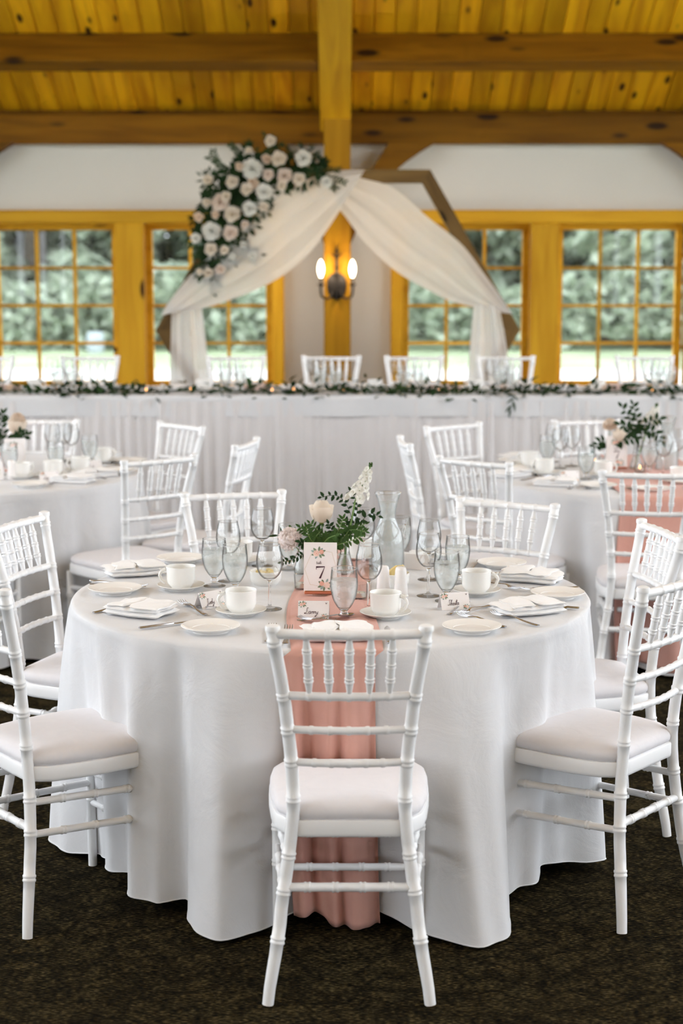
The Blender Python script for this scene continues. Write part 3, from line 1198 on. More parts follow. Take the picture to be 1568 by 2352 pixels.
def runner(cx, cy, hem, x0, wt, wb, ang0, lab, zl, zr, seed, name='table_runner'):
    """strip of gathered fabric over the table, hanging down at the side facing ang0"""
    rnd = random.Random(seed)
    ph = [rnd.uniform(0, 6.28) for _ in range(6)]
    nu, nt, nd = 56, 40, 44
    def pleat(u, s):
        return (.6 * sin(u * 9 + ph[0] + .8 * sin(s * 3 + ph[2])) + .55 * sin(u * 19 + ph[1] + .6 * s) + .3 * sin(u * 33 + ph[3]))
    rad = TR + .006
    def fn(u, vv):
        uu = u * 2 - 1
        k = vv * (nt + nd)
        if k <= nt:
            t = k / nt
            y = lerp(.76, -(sqrt(max(.01, rad ** 2 - (x0 + uu * wt) ** 2))), t)
            w = wt * (.92 + .10 * sin(t * 5 + ph[4]))
            x = x0 + uu * w + .012 * sin(t * 7 + ph[5])
            dr = max(0, (.75 - abs(y)) / .75)
            z = TZ + .0035 + .0045 * max(0, pleat(u, t * 4)) * (.5 + .5 * min(1, dr * 6))
            if t > .985:
                z -= .004
            return (x, y, z)
        t = (k - nt) / nd
        xc = x0 + .012 * sin(5 + ph[5])
        w = lerp(wt * (.92 + .10 * sin(5 + ph[4])), wb, min(1, t * 1.2) ** .7) * (1 - .10 * max(0, t - .62))
        x = xc + uu * w + .02 * t * t
        zb = lerp(zl, zr, 1 / (1 + exp(-(u - .38) * 40)))
        z = lerp(TZ + .001, zb, t)
        edge = -sqrt(max(.01, rad ** 2 - x * x))
        pz = (pleat(u, 4 + .6 * t) + 1.2) / 2.4
        y = edge - .010 * min(1, t * 9) + (.055 * min(1, .12 + t * 2.2)) * max(0, 1 - pz) ** 1.4 + .006 * t
        tc = max(0, min(1, (TZ - .011 - z) / (TZ - .033)))
        dg = math.degrees(atan2(y, x)) + math.degrees(ang0)
        rc = cloth_r(hem, dg, tc)
        return (x, min(y, -sqrt(max(.01, rc * rc - x * x)) - .006), z)
    mb = MB().grid(nu, nt + nd, fn)
    o = single(name, mb.mesh(name, 'runner', 180), lab, 'runner', (cx, cy, 0), ang0, 'pink table runners')
    md = o.modifiers.new('thickness', 'SOLIDIFY')
    md.thickness = .0012
    return o
runner(TABLES[0][0], TABLES[0][1], hem_main, .010, .122, .118, 0, 'dusty pink runner over the nearest table, hanging to the floor behind the foreground chair', .042, .008, 3)
runner(TABLES[1][0], TABLES[1][1], hems[1], .0, .15, .15, radians(4), 'dusty pink runner over the left background table, mostly outside the frame', .05, .03, 8)
runner(TABLES[2][0], TABLES[2][1], hems[2], -.03, .22, .24, radians(-4), 'dusty pink runner over the right background table, hanging behind a white chair', .05, .03, 5)

# ------------------------------------------------------------------ head table on the riser
HZ = RISER + .755                # .945
HY0, HY1 = 10.05, 10.81
ht = [(-3.45, .858), (.852, 3.4)]
for i, (xa, xb) in enumerate(ht):
    root = thing('head_table', ('long head table of the left and middle stretch, under white linen', 'long head table of the right stretch, under white linen')[i], 'table', ((xa + xb) / 2, (HY0 + HY1) / 2, RISER), 0, 'head tables')
    L = (xb - xa) / 2
    link('table_top', MB().box(-L, L, -.35, .35, .705, .745, c=.006).mesh('head_top', 'archwood', 20), root)
    for sx in (-1, 1):
        for sy in (-1, 1):
            link('leg', MB().tube([(sx * (L - .15), sy * .28, 0), (sx * (L - .15), sy * .28, .71)], .016, 8).mesh('head_leg', 'steel', 50), root)
    # linen over the top, short drop in front
    def cf(u, w):
        x = lerp(-L, L, u)
        prof = [(.36, .62), (.37, .70), (.365, .7485), (.35, .752), (-.33, .752), (-.368, .750), (-.380, .741), (-.383, .68), (-.386, .628)]
        s = w * (len(prof) - 1)
        j = min(int(s), len(prof) - 2)
        y, z = [lerp(prof[j][q], prof[j + 1][q], s - j) for q in (0, 1)]
        if s > 6:
            y -= .006 * sin(x * 11 + i) * (s - 6) / 2
        return (x, y, z)
    o = single('table_linen', MB().grid(120, 24, cf).mesh('table_linen', 'cloth', 180), ('white linen over the left and middle head table, short front drop', 'white linen over the right head table, its edge overlapping at the seam')[i], 'tablecloth', ((xa + xb) / 2, (HY0 + HY1) / 2, RISER), 0, 'head table linens')
    # pleated skirt down past the riser to the floor
    rnd = random.Random(7 + i)
    npl2 = int((xb - xa) / .062)
    cen = [0.0]
    while cen[-1] < npl2:
        cen.append(cen[-1] + rnd.uniform(.45, 1.6))
    amps = [rnd.uniform(.25, 1.15) for _ in cen]
    def sk(u, w):
        x = lerp(-L, L, u)
        s = u * npl2
        k = 0
        while k < len(cen) - 2 and s > cen[k + 1]:
            k += 1
        ph = (s - cen[k]) / (cen[k + 1] - cen[k])
        amp = (.010 + .026 * (1 - w)) * amps[k]
        return (x, -.377 - .012 * (1 - w) - amp * sin(ph * pi) ** 2 - .004 * sin(x * 3), lerp(-RISER + .012, .715, w))
    skm = MB().grid(npl2 * 12, 12, sk).mesh('table_skirt', 'skirt', 180)
    single('table_skirt', skm, ('pleated white skirt hanging from the left and middle head table', 'pleated white skirt hanging from the right head table')[i], 'table skirt', ((xa + xb) / 2, (HY0 + HY1) / 2, RISER), 0, 'head table skirts')

# ------------------------------------------------------------------ tableware prototypes
def proto_plate():
    root = thing('side_plate', 'plate', 'plate')
    pr = [(0, .004), (.040, .004), (.044, .0), (.050, .0), (.052, .005), (.066, .010), (.079, .0165), (.0805, .018), (.0795, .019), (.066, .0128), (.052, .0085), (.050, .0078), (.047, .0072), (0, .0068)]
    link('dish', MB().lathe(pr, 48).mesh('plate_dish', 'china', 35), root)
    rim = MB().lathe([(.0508, .0082), (.0516, .0094), (.0526, .0088)], 48)
    link('rim_band', rim.mesh('plate_band', 'china', 60), root)
    return Proto(root)
def proto_saucer():
    root = thing('saucer', 'saucer', 'saucer')
    pr = [(0, .003), (.030, .003), (.034, 0), (.040, 0), (.042, .004), (.058, .010), (.071, .016), (.0725, .0175), (.0715, .0185), (.057, .0125), (.041, .008), (.029, .0068), (.027, .0085), (.025, .0065), (0, .006)]
    link('dish', MB().lathe(pr, 44).mesh('saucer_dish', 'cream_china', 35), root)
    return Proto(root)
def proto_cup():
    root = thing('coffee_cup', 'cup', 'cup')
    pr = [(0, .003), (.024, .003), (.026, 0), (.029, 0), (.031, .004), (.037, .010), (.0415, .018), (.043, .028), (.0432, .050), (.0442, .060), (.0450, .0645), (.0440, .0655), (.0428, .0640), (.0410, .050), (.0405, .028), (.036, .013), (.028, .0075), (0, .0065)]
    link('bowl', MB().lathe(pr, 44).mesh('cup_bowl', 'cream_china', 40), root)
    pts = []
    for i in range(15):
        a = lerp(-1.25, 1.35, i / 14)
        pts.append((.040 + .024 * cos(a) * (1.0 if a > 0 else .9), 0, .036 + .0215 * sin(a)))
    mb = MB().tube(pts, [.0048 - .0012 * sin(pi * i / 14) for i in range(15)], 8, flat=1.3)
    mb.tube([(.058, 0, .0555), (.066, 0, .0600)], [.004, .002], 8)
    link('handle', mb.mesh('cup_handle', 'cream_china', 60), root)
    return Proto(root)
def lathe_glass(outer, t=.0013, top=None):
    """closed wall from an outer profile: back down the inside, offset by t; returns (profile, inner)"""
    inner = []
    n = len(outer)
    for i, (r, z) in enumerate(outer):
        a = outer[max(i - 1, 0)]
        b = outer[min(i + 1, n - 1)]
        dx, dz = b[0] - a[0], b[1] - a[1]
        l = math.hypot(dx, dz) or 1
        inner.append((max(r - t * dz / l, .0), z + t * dx / l))
    return inner
def fine(prof, n=4):
    """Catmull-Rom refinement of a profile"""
    out = []
    m = len(prof)
    for i in range(m - 1):
        p0, p1, p2, p3 = prof[max(i - 1, 0)], prof[i], prof[i + 1], prof[min(i + 2, m - 1)]
        for k in range(n):
            t = k / n
            out.append(tuple(.5 * (2 * p1[q] + (p2[q] - p0[q]) * t + (2 * p0[q] - 5 * p1[q] + 4 * p2[q] - p3[q]) * t * t + (3 * p1[q] - p0[q] - 3 * p2[q] + p3[q]) * t ** 3) for q in (0, 1)))
    out.append(prof[-1])
    return [(max(r, 0), z) for r, z in out]
def stemware(name, cat, foot, bowl, fill, seg=36):
    """foot: profile from the centre of the base up to the bowl's start; bowl: outer profile from there to the rim"""
    root = thing(name, name, cat)
    ob = fine(bowl, 4)
    inn = lathe_glass(ob)
    inn = [p for p in inn if p[0] > .004]
    z0 = inn[0][1]
    prof = fine(foot, 3) + ob[1:] + [(ob[-1][0] - .0006, ob[-1][1] + .0008)] + list(reversed(inn)) + [(0, z0 - .0006)]
    gm = MB().lathe(prof, seg)
    zb = bowl[0][1] + .006
    gm.m = [1 if min(gm.v[i][2] for i in q) > zb or max(gm.v[i][2] for i in q) < .0066 else 0 for q in gm.f]
    rr_, rz_ = ob[-1]
    gm.lathe([(rr_ - .0003 + .0009 * cos(a), rz_ + .0006 + .0009 * sin(a)) for a in [2 * pi * k / 6 for k in range(6)]], seg, 0, close=True)
    link('bowl_and_stem', gm.mesh(name + '_glass', ['glass', 'thin_glass'], 60), root)
    if fill:
        w = [(max(r - .0004, 0), z) for r, z in inn if z < fill]
        rt = w[-1][0]
        wp = [(0, z0 + .0004)] + w + [(rt, fill), (0, fill)]
        link('water', MB().lathe(wp, seg).mesh(name + '_water', 'water', 40), root)
    return root
GOB_F = [(0, .001), (.030, 0), (.0335, .001), (.033, .0028), (.022, .006), (.011, .010), (.0085, .014), (.0125, .0185), (.009, .023), (.0105, .028), (.013, .031)]
GOB_B = [(.013, .031), (.021, .041), (.030, .058), (.0362, .080), (.0385, .103), (.0372, .126), (.0352, .147)]
goblet = Proto(stemware('water_goblet', 'goblet', GOB_F, GOB_B, .116))
WIN_F = [(0, .001), (.031, 0), (.0345, .0008), (.034, .0022), (.020, .0045), (.008, .009), (.0046, .018), (.0036, .045), (.0038, .070), (.0052, .081), (.008, .0855)]
WIN_B = [(.008, .0855), (.017, .090), (.028, .101), (.0355, .117), (.0382, .133), (.0372, .152), (.0335, .170), (.0300, .188)]
wine = Proto(stemware('wine_glass', 'wine glass', WIN_F, WIN_B, 0))
plate, saucer, cup = proto_plate(), proto_saucer(), proto_cup()

def proto_bowl():
    root = thing('bouillon_bowl', 'bowl', 'bowl')
    pr = [(0, .004), (.030, .004), (.033, 0), (.037, 0), (.041, .005), (.047, .014), (.0485, .024), (.0485, .034), (.0500, .038), (.0495, .043), (.0478, .044), (.0466, .040), (.0460, .024), (.042, .012), (.033, .007), (0, .0065)]
    link('dish', MB().lathe(pr, 44).mesh('bowl_dish', 'cream_china', 40), root)
    return root
def proto_carafe():
    root = thing('carafe', 'glass carafe of iced water', 'carafe')
    ob = fine([(0, 0), (.040, 0), (.050, .003), (.0525, .012), (.0525, .060), (.0515, .095), (.046, .120), (.036, .142), (.0285, .162), (.0262, .180), (.0285, .205), (.0345, .230), (.0400, .246), (.0415, .250)], 4)
    body = ob
    inn = [p for p in lathe_glass(body, .002) if p[0] > .006 and p[1] > .003]
    prof = body + [(.0415, .2525), (.0400, .2525)] + list(reversed(inn)) + [(0, inn[0][1])]
    link('glass_body', MB().lathe(prof, 48).mesh('carafe_glass', 'misted_glass', 60), root)
    fill = .222
    w = [(r - .0005, z) for r, z in inn if z < fill]
    link('water', MB().lathe([(0, w[0][1] + .0005)] + w + [(w[-1][0], fill), (0, fill)], 48).mesh('carafe_water', 'carafe_water', 40), root)
    ring = MB()
    pts = [(.050 + .006 * abs(cos(a)), .024 * sin(a), .125 + .024 * cos(a)) for a in [2 * pi * k / 24 for k in range(25)]]
    ring.tube(pts, .0016, 6, caps=False)
    link('thumb_ring', ring.mesh('carafe_ring', 'glass', 60), root, rot=(0, 0, -.5))
    lip = MB().lathe([(.0415 + .0016 * cos(a), .2512 + .0016 * sin(a)) for a in [2 * pi * k / 8 for k in range(8)]], 48, close=True)
    link('lip', lip.mesh('carafe_lip', 'glass', 60), root)
    return Proto(root)
carafe = proto_carafe()
def proto_vase():
    root = thing('bud_vase', 'vase', 'vase')
    ob = fine([(0, 0), (.024, 0), (.0285, .003), (.029, .012), (.0255, .030), (.018, .056), (.0132, .085), (.0125, .106), (.0140, .122)], 4)
    inn = [p for p in lathe_glass(ob, .0016) if p[0] > .005 and p[1] > .004]
    prof = ob + [(.0134, .1228)] + list(reversed(inn)) + [(0, inn[0][1])]
    link('glass_body', MB().lathe(prof, 36).mesh('vase_glass', 'thin_glass', 60), root)
    w = [(r - .0004, z) for r, z in inn if z < .062]
    link('water', MB().lathe([(0, w[0][1] + .0004)] + w + [(w[-1][0], .062), (0, .062)], 36).mesh('vase_water', 'water', 40), root)
    return Proto(root)
vase = proto_vase()
def proto_shaker():
    root = thing('shaker', 'shaker', 'shaker')
    pr = [(0, 0), (.0205, 0), (.0215, .002), (.0212, .010), (.0185, .050), (.0168, .076), (.0150, .084), (.0110, .0875), (0, .0885)]
    link('body', MB().lathe(pr, 32).mesh('shaker_body', 'porcelain', 50), root)
    h = MB()
    for k in range(5):
        a = 2 * pi * k / 5
        h.lathe([(0, .0886), (.0011, .0882)], 6, 0, T(.005 * cos(a), .005 * sin(a), 0))
    link('holes', h.mesh('shaker_holes', 'ink', 0), root)
    return Proto(root)
shaker = proto_shaker()
def proto_tealight(metal=False, lit=True):
    root = thing('tealight_holder', 'tealight', 'candle holder')
    seg = 30
    pr = [(0, 0), (.021, 0), (.0225, .002), (.0235, .02), (.0250, .044), (.0236, .044), (.0222, .02), (.0212, .004), (0, .004)]
    mb = MB().lathe(pr, seg)
    mb.v = [(x * (1 + .03 * (k % 2)), y * (1 + .03 * (k % 2)), z) for k, (x, y, z) in enumerate(mb.v)]
    link('holder', mb.mesh('votive_glass', 'copper' if metal else 'thin_glass', 30), root)
    link('tin_cup', MB().lathe([(0, .0045), (.0185, .0045), (.019, .006), (.019, .018), (.0180, .018), (.0178, .013)], 20).mesh('tealight_tin', 'tin', 40), root)
    link('wax', MB().lathe([(.0178, .014), (.006, .0135), (0, .0138)], 20).mesh('tealight_wax', 'candle', 40), root)
    link('wick', MB().tube([(0, 0, .013), (.0006, 0, .019)], .0006, 5).mesh('tealight_wick', 'ink', 60), root)
    if lit:
        fl = MB().lathe([(0, .0155), (.0022, .018), (.0030, .022), (.0019, .028), (0, .035)], 10)
        link('flame', fl.mesh('tealight_flame', 'flame', 60), root)
    return Proto(root)
tealight = proto_tealight()
unlit_tealight = proto_tealight(lit=False)

def strip(mb, stations, th=.0016):
    """flat bar: stations of (s, half_width, z) along x with rounded section"""
    v, f = [], []
    for s, w, z in stations:
        v += [(s, -w, z), (s, -w * .6, z + th), (s, w * .6, z + th), (s, w, z), (s, w * .6, z - th * .6), (s, -w * .6, z - th * .6)]
    n = 6
    for j in range(len(stations) - 1):
        for k in range(n):
            f.append((j * n + k, (j + 1) * n + k, (j + 1) * n + (k + 1) % n, j * n + (k + 1) % n))
    f.append(tuple(range(n)))
    f.append(tuple((len(stations) - 1) * n + k for k in range(n - 1, -1, -1)))
    mb.add(v, f)
def fork_mesh():
    mb = MB()
    strip(mb, [(0, .0055, .002), (.003, .0085, .002), (.02, .0078, .002), (.06, .0052, .004), (.095, .0038, .008), (.118, .0036, .0095), (.130, .0060, .008), (.138, .0115, .0065), (.146, .0125, .006)])
    for k in range(4):
        y = (k - 1.5) * .0068
        t = MB()
        strip(t, [(.144, .0021, .006), (.160, .0020, .005), (.176, .0017, .006), (.190, .0011, .010)], .0012)
        mb.add([(x, yy + y, z) for x, yy, z in t.v], t.f)
    return mb.mesh('fork', 'steel', 45)
def spoon_mesh():
    mb = MB()
    strip(mb, [(0, .0045, .002), (.003, .0075, .002), (.02, .0068, .002), (.06, .0045, .004), (.095, .0034, .008), (.115, .0034, .0095), (.120, .0045, .0095)])
    def fn(u, w):
        a = u * 2 * pi
        x = .143 + .025 * w * cos(a)
        y = .0165 * w * sin(a) * (1 + .12 * cos(a))
        return (x, y, .0095 - .0075 * (1 - w * w))
    mb.grid(20, 6, fn, wrap=True)
    mb.grid(20, 6, lambda u, w: (fn(u, w)[0], fn(u, w)[1], fn(u, w)[2] - .0011), wrap=True)
    return mb.mesh('spoon', 'steel', 60)
def knife_mesh():
    mb = MB()
    strip(mb, [(0, .0050, .004), (.004, .0080, .004), (.02, .0078, .004), (.06, .0066, .004), (.098, .0058, .004), (.104, .0042, .004)], .003)
    strip(mb, [(.102, .0045, .004), (.112, .0080, .004), (.15, .0088, .004), (.185, .0078, .004), (.203, .0040, .004), (.208, .0010, .004)], .0010)
    return mb.mesh('knife', 'steel', 45)
CUT = {'fork': (fork_mesh(), .19), 'spoon': (spoon_mesh(), .168), 'knife': (knife_mesh(), .208)}
def cutlery(kind, x0, y0, x1, y1, lab, z=TZ, group=None, fixed=True):
    """handle end at 0, pointing to 1; real length kept"""
    a = atan2(y1 - y0, x1 - x0)
    return single(kind, CUT[kind][0], lab, kind, (x0, y0, z + .0015), a, group)

def soft_box(mb, w, d, h, x=0, y=0, z=0, rz=0, n=(18, 14), ph=0, tilt=0.0, rag=.002):
    """soft folded pad: rounded edges, slightly wavy top"""
    nx, ny = n
    def prof(t):
        return (1 - abs(2 * t - 1) ** 9) ** .5
    def top(u, vv):
        e = min(prof(u), prof(vv))
        xx = (u - .5) * w + rag * sin(vv * 9 + ph)
        yy = (vv - .5) * d + rag * sin(u * 7 + ph)
        return (xx, yy, h * .5 + h * .5 * e + rag * .5 * sin(u * 6 + ph) * sin(vv * 5 + ph) * e + tilt * (u - .5))
    def bot(u, vv):
        e = min(prof(u), prof(vv))
        xx = (u - .5) * w + rag * sin(vv * 9 + ph)
        yy = (vv - .5) * d + rag * sin(u * 7 + ph)
        return (xx, yy, h * .5 - h * .5 * e + max(0, tilt * (u - .5)))
    tf = T(x, y, z, 0, 0, rz)
    a = MB().grid(nx, ny, top)
    b = MB().grid(nx, ny, bot)
    mb.add(a.v, a.f, 0, tf)
    mb.add(b.v, [tuple(reversed(q)) for q in b.f], 0, tf)
def proto_napkin(matn='napkin'):
    root = thing('napkin', 'napkin', 'napkin')
    mb = MB()
    soft_box(mb, .186, .124, .015, 0, 0, 0, 0, ph=1, rag=.004)
    link('folded_base', mb.mesh('napkin_base', matn, 60), root)
    mb = MB()
    soft_box(mb, .186, .122, .014, -.001, .002, .0125, .02, ph=2, rag=.004)
    link('middle_fold', mb.mesh('napkin_middle', matn, 60), root)
    mb = MB()
    soft_box(mb, .090, .128, .011, .046, .001, .0235, .10, ph=3, tilt=-.007, rag=.004)
    link('outer_flap', mb.mesh('napkin_flap', matn, 60), root)
    mb = MB()
    soft_box(mb, .066, .124, .010, -.034, .002, .0235, -.10, ph=4, tilt=.006, rag=.004)
    link('inner_flap', mb.mesh('napkin_flap2', matn, 60), root)
    return Proto(root)
napkin = proto_napkin()

# ------------------------------------------------------------------ flat print: strokes, leaves and small flowers laid on a card
def ribbon(mb, pts, w, z, mat=0):
    """pen stroke: a narrow strip along 2-D points"""
    P = [Vector((p[0], p[1], 0)) for p in pts]
    n = len(P)
    v, f = [], []
    for i in range(n):
        t = P[min(i + 1, n - 1)] - P[max(i - 1, 0)]
        if t.length < 1e-9:
            t = Vector((1, 0, 0))
        t.normalize()
        q = Vector((-t.y, t.x, 0)) * (w(i / (n - 1)) if callable(w) else w) * .5
        v += [(P[i].x + q.x, P[i].y + q.y, z), (P[i].x - q.x, P[i].y - q.y, z)]
    f = [(2 * i, 2 * i + 1, 2 * i + 3, 2 * i + 2) for i in range(n - 1)]
    mb.add(v, f, mat)
def smooth2(pts, n=6):
    out = []
    m = len(pts)
    for i in range(m - 1):
        p0, p1, p2, p3 = pts[max(i - 1, 0)], pts[i], pts[i + 1], pts[min(i + 2, m - 1)]
        for k in range(n):
            t = k / n
            out.append(tuple(.5 * (2 * p1[q] + (p2[q] - p0[q]) * t + (2 * p0[q] - 5 * p1[q] + 4 * p2[q] - p3[q]) * t * t + (3 * p1[q] - p0[q] - 3 * p2[q] + p3[q]) * t ** 3) for q in (0, 1)))
    out.append(pts[-1])
    return out
# handwriting, unit height of a small letter = 1
HAND = {
    'L': ([[(.9, 2.1), (.5, 2.3), (.35, 1.9), (.5, 1.2), (.35, .4), (.0, .1), (-.2, .3), (.1, .4), (.7, .05), (1.1, .1)]], 1.25),
    'a': ([[(.75, .85), (.45, 1), (.1, .75), (.05, .3), (.3, .0), (.6, .3), (.75, .85), (.72, .25), (1.0, .05)]], 1.0),
    'r': ([[(.05, .1), (.15, .8), (.12, .95), (.3, .8), (.5, .95), (.62, .8), (.6, .4), (.75, .05)]], .8),
    'y': ([[(.05, .9), (.12, .4), (.35, .2), (.6, .5), (.7, .95), (.6, .1), (.35, -.7), (.0, -.95), (.05, -.6), (.5, -.1), (.95, .1)]], .95),
    'S': ([[(.95, 1.9), (.7, 2.2), (.4, 1.9), (.55, 1.35), (.75, .8), (.5, .15), (.1, .1), (.0, .35)]], 1.05),
    'h': ([[(.05, 0), (.25, 1.2), (.4, 2.1), (.25, 2.0), (.2, 1.0), (.15, 0), (.3, .7), (.55, .95), (.65, .6), (.65, .1), (.85, .05)]], .9),
    'e': ([[(.05, .45), (.5, .55), (.55, .85), (.3, 1), (.1, .6), (.15, .15), (.4, .0), (.75, .2)]], .75),
    'i': ([[(.05, .2), (.2, .95), (.2, .2), (.4, .05)], [(.26, 1.35), (.3, 1.45)]], .45),
    'l': ([[(.0, .2), (.4, 1.5), (.35, 2.1), (.2, 1.8), (.2, .4), (.4, .05)]], .5),
    'J': ([[(.3, 2.0), (.9, 2.1), (.65, 1.9), (.6, .5), (.4, -.8), (.05, -.7), (.3, -.1), (.95, .3)]], 1.0),
    'u': ([[(.05, .9), (.1, .25), (.35, .05), (.6, .4), (.68, .95), (.68, .3), (.9, .05)]], .9),
    'd': ([[(.65, .8), (.35, .95), (.08, .6), (.1, .15), (.4, .05), (.65, .6), (.8, 2.0), (.72, .3), (.95, .05)]], .95),
    't': ([[(.2, 1.9), (.15, .3), (.35, .05), (.55, .2)], [(-.1, 1.2), (.5, 1.3)]], .5),
    'b': ([[(.1, 2.0), (.12, .2), (.4, .0), (.6, .45), (.35, .8), (.15, .5), (.7, .2)]], .7),
}
def handwrite(mb, text, x, y, size, w, z, slant=.15, mat=0):
    for ch in text:
        st, adv = HAND[ch]
        for s in st:
            ribbon(mb, smooth2([(x + (p[0] + slant * p[1]) * size, y + p[1] * size) for p in s], 5), lambda t: w * (.55 + .6 * abs(sin(t * 7))), z, mat)
        x += adv * size
    return x
def printed_leaf(mb, x, y, l, w, a, z, mat):
    n = 6
    v = []
    for i in range(n + 1):
        t = i / n
        v.append((t * l, w * sin(pi * t) ** .8))
    for i in range(n - 1, 0, -1):
        t = i / n
        v.append((t * l, -w * sin(pi * t) ** .8))
    ca, sa = cos(a), sin(a)
    mb.add([(x + p[0] * ca - p[1] * sa, y + p[0] * sa + p[1] * ca, z) for p in v], [tuple(range(len(v)))], mat)
def printed_rose(mb, x, y, r, z, m_out, m_in):
    for k in range(6):
        a = k * 1.047 + .3
        printed_leaf(mb, x, y, r, r * .52, a, z + .00003 * k, m_out)
    n = 12
    for j, (rr, m) in enumerate(((.62, m_in), (.45, m_out), (.26, m_in))):
        mb.add([(x + r * rr * cos(2 * pi * k / n), y + r * rr * sin(2 * pi * k / n), z + .0003 + .00008 * j) for k in range(n)], [tuple(range(n))], m)
PRINT = ['print_peach', 'print_coral', 'print_green', 'print_blue', 'ink_gold', 'ink']
def spray(mb, cx, cy, s, z, flip=1):
    """cluster of two printed roses with leaves"""
    for k, (a, l, m) in enumerate(((2.3, 1.9, 2), (2.8, 2.1, 3), (3.5, 1.9, 2), (4.3, 1.9, 3), (.4, 2.1, 2), (.9, 1.8, 3), (1.4, 1.9, 2), (-.5, 1.9, 2), (5.2, 1.6, 2))):
        aa = a if flip > 0 else pi + a
        printed_leaf(mb, cx + cos(aa) * s * .6, cy + sin(aa) * s * .4, s * l * .62, s * .26, aa, z, m)
    printed_rose(mb, cx - flip * s * .45, cy - s * .1, s * .85, z + .0002, 0, 1 if flip > 0 else 0)
    printed_rose(mb, cx + flip * s * .75, cy + s * .25, s * .6, z + .0004, 1, 1)

def table_card(loc, rz, number, lab, tilt=.10):
    """upright printed table number card in a slim rose gold bar"""
    root = thing('table_number_card', lab, 'table number', loc, rz)
    W, H = .098, .147
    card = link('card', MB().box(-W / 2, W / 2, -.0006, .0006, 0, H).mesh('number_card', 'paper', 0), root, (0, 0, .008), (-tilt, 0, 0))
    pr = MB()
    def pr_part(nm, m):
        link(nm, m.mesh(nm, PRINT, 0), card, (0, -.0008, 0), (pi / 2, 0, 0))
    for sx_, sy_, fl_ in ((-.006, .116, 1), (.014, .022, -1)):
        q = MB()
        spray(q, sx_, sy_, .0125, .0001, fl_)
        pr_part('printed_flowers', q)
    # hexagon outline in gold
    hx = [(-.020, .128), (.034, .118), (.046, .078), (.026, .014), (-.030, .022), (-.046, .068), (-.020, .128)]
    ribbon(pr, [p for a, b in zip(hx, hx[1:]) for p in (a, b)], .0006, .00005, 4)
    pr_part('printed_hexagon', pr)
    pr = MB()
    handwrite(pr, 'table', -.012, .0830, .0045, .0007, .0006, .2, 5)
    pr_part('printed_word', pr)
    pr = MB()
    # serif figure 7
    def poly(pts):
        pr.add([(x, y, .0006) for x, y in pts], [tuple(range(len(pts)))], 5)
    poly([(-.0125, .0765), (.0135, .0765), (.0135, .0740), (-.0125, .0715)])
    poly([(-.0125, .0765), (-.0110, .0765), (-.0110, .0670), (-.0125, .0670)])
    poly([(.0135, .0765), (.0135, .0740), (.0020, .0405), (-.0040, .0405)])
    pr_part('printed_number', pr)
    bar = MB().box(-.047, .047, -.006, .006, 0, .010, c=.002)
    link('holder_bar', bar.mesh('card_holder', 'copper', 30), root, (0, 0, .002))
    ft = MB().box(-.022, .022, -.014, .014, 0, .003, c=.001)
    link('holder_foot', ft.mesh('card_foot', 'glass', 30), root)
    return root
def place_card(loc, rz, name, lab, group='place cards'):
    """folded tent card, printed flowers and a handwritten name on the front"""
    root = thing('place_card', lab, 'place card', loc, rz, group)
    W, H, D = .086, .046, .020
    for s in (-1, 1):
        q = MB().add([(-W / 2, s * D, 0), (W / 2, s * D, 0), (W / 2, 0, H), (-W / 2, 0, H)], [(0, 1, 2, 3)])
        o = link('card_leaf', q.mesh('place_card_leaf', 'paper', 0), root)
        md = o.modifiers.new('thickness', 'SOLIDIFY')
        md.thickness = .0005
    l = math.hypot(H, D)
    pr = MB()
    if name:
        def pr_part(nm, m):
            link(nm, m.mesh(nm, PRINT, 0), root, (0, -D - .0006, 0), (atan2(H, D), 0, 0))
        spray(pr, -.031, l - .010, .0068, .0001, 1)
        pr_part('printed_flowers', pr)
        pr = MB()
        spray(pr, .032, .007, .0058, .0001, -1)
        pr_part('printed_flowers', pr)
        pr = MB()
        handwrite(pr, name, -.024, .0130, .0078 if len(name) < 6 else .0074, .0012, .0006, .22, 5)
        pr_part('handwriting', pr)
        pr = MB()
        ribbon(pr, [(.033, l - .005), (.035, l - .0085), (.037, l - .005)], .0018, .0005, 5)
        pr_part('printed_heart', pr)
    return root

# ------------------------------------------------------------------ flowers and greenery
def petal_mesh(name, w, h, cup, flare, mat, nu=8, nv=8, ruf=0.0, close=.62):
    """one petal, base at the origin, growing up z, hollow side to -y... bowl of radius cup"""
    def fn(u, v):
        a = (u - .5) * 2
        ww = w * sin(pi * min(1, v * .52 + .12)) ** .8 * (1 - .18 * max(0, v - .8) * 5 * a * a)
        th = a * ww / cup
        R = cup * (sin(pi * min(1, v * close + .14)) ** .55) + flare * v ** 4
        z = h * v * (1 - .10 * a * a * v)
        return (R * sin(th), R * cos(th) + ruf * sin(a * 9) * v, z)
    return MB().grid(nu, nv, fn).mesh(name, mat, 180)
def leaf_mesh(name, l, w, mat, bend=.2, n=6):
    """pointed leaf along +x with a folded midrib"""
    v, f = [], []
    for i in range(n + 1):
        t = i / n
        ww = w * sin(pi * t ** .8) ** .9 if 0 < t < 1 else 0
        z = -bend * l * t * t
        v += [(l * t, -ww, z + ww * .25), (l * t, 0, z), (l * t, ww, z + ww * .25)]
    for i in range(n):
        b = i * 3
        f += [(b, b + 3, b + 4, b + 1), (b + 1, b + 4, b + 5, b + 2)]
    return MB().add(v, f).mesh(name, mat, 180)
LEAF = {'big': leaf_mesh('leaf_big', .034, .0085, 'leaf', .15), 'mid': leaf_mesh('leaf_mid', .024, .0065, 'leaf', .2), 'fern': leaf_mesh('leaf_fern', .020, .0042, 'leaf_light', .15),
        'long': leaf_mesh('leaf_long', .050, .0060, 'leaf', .25)}
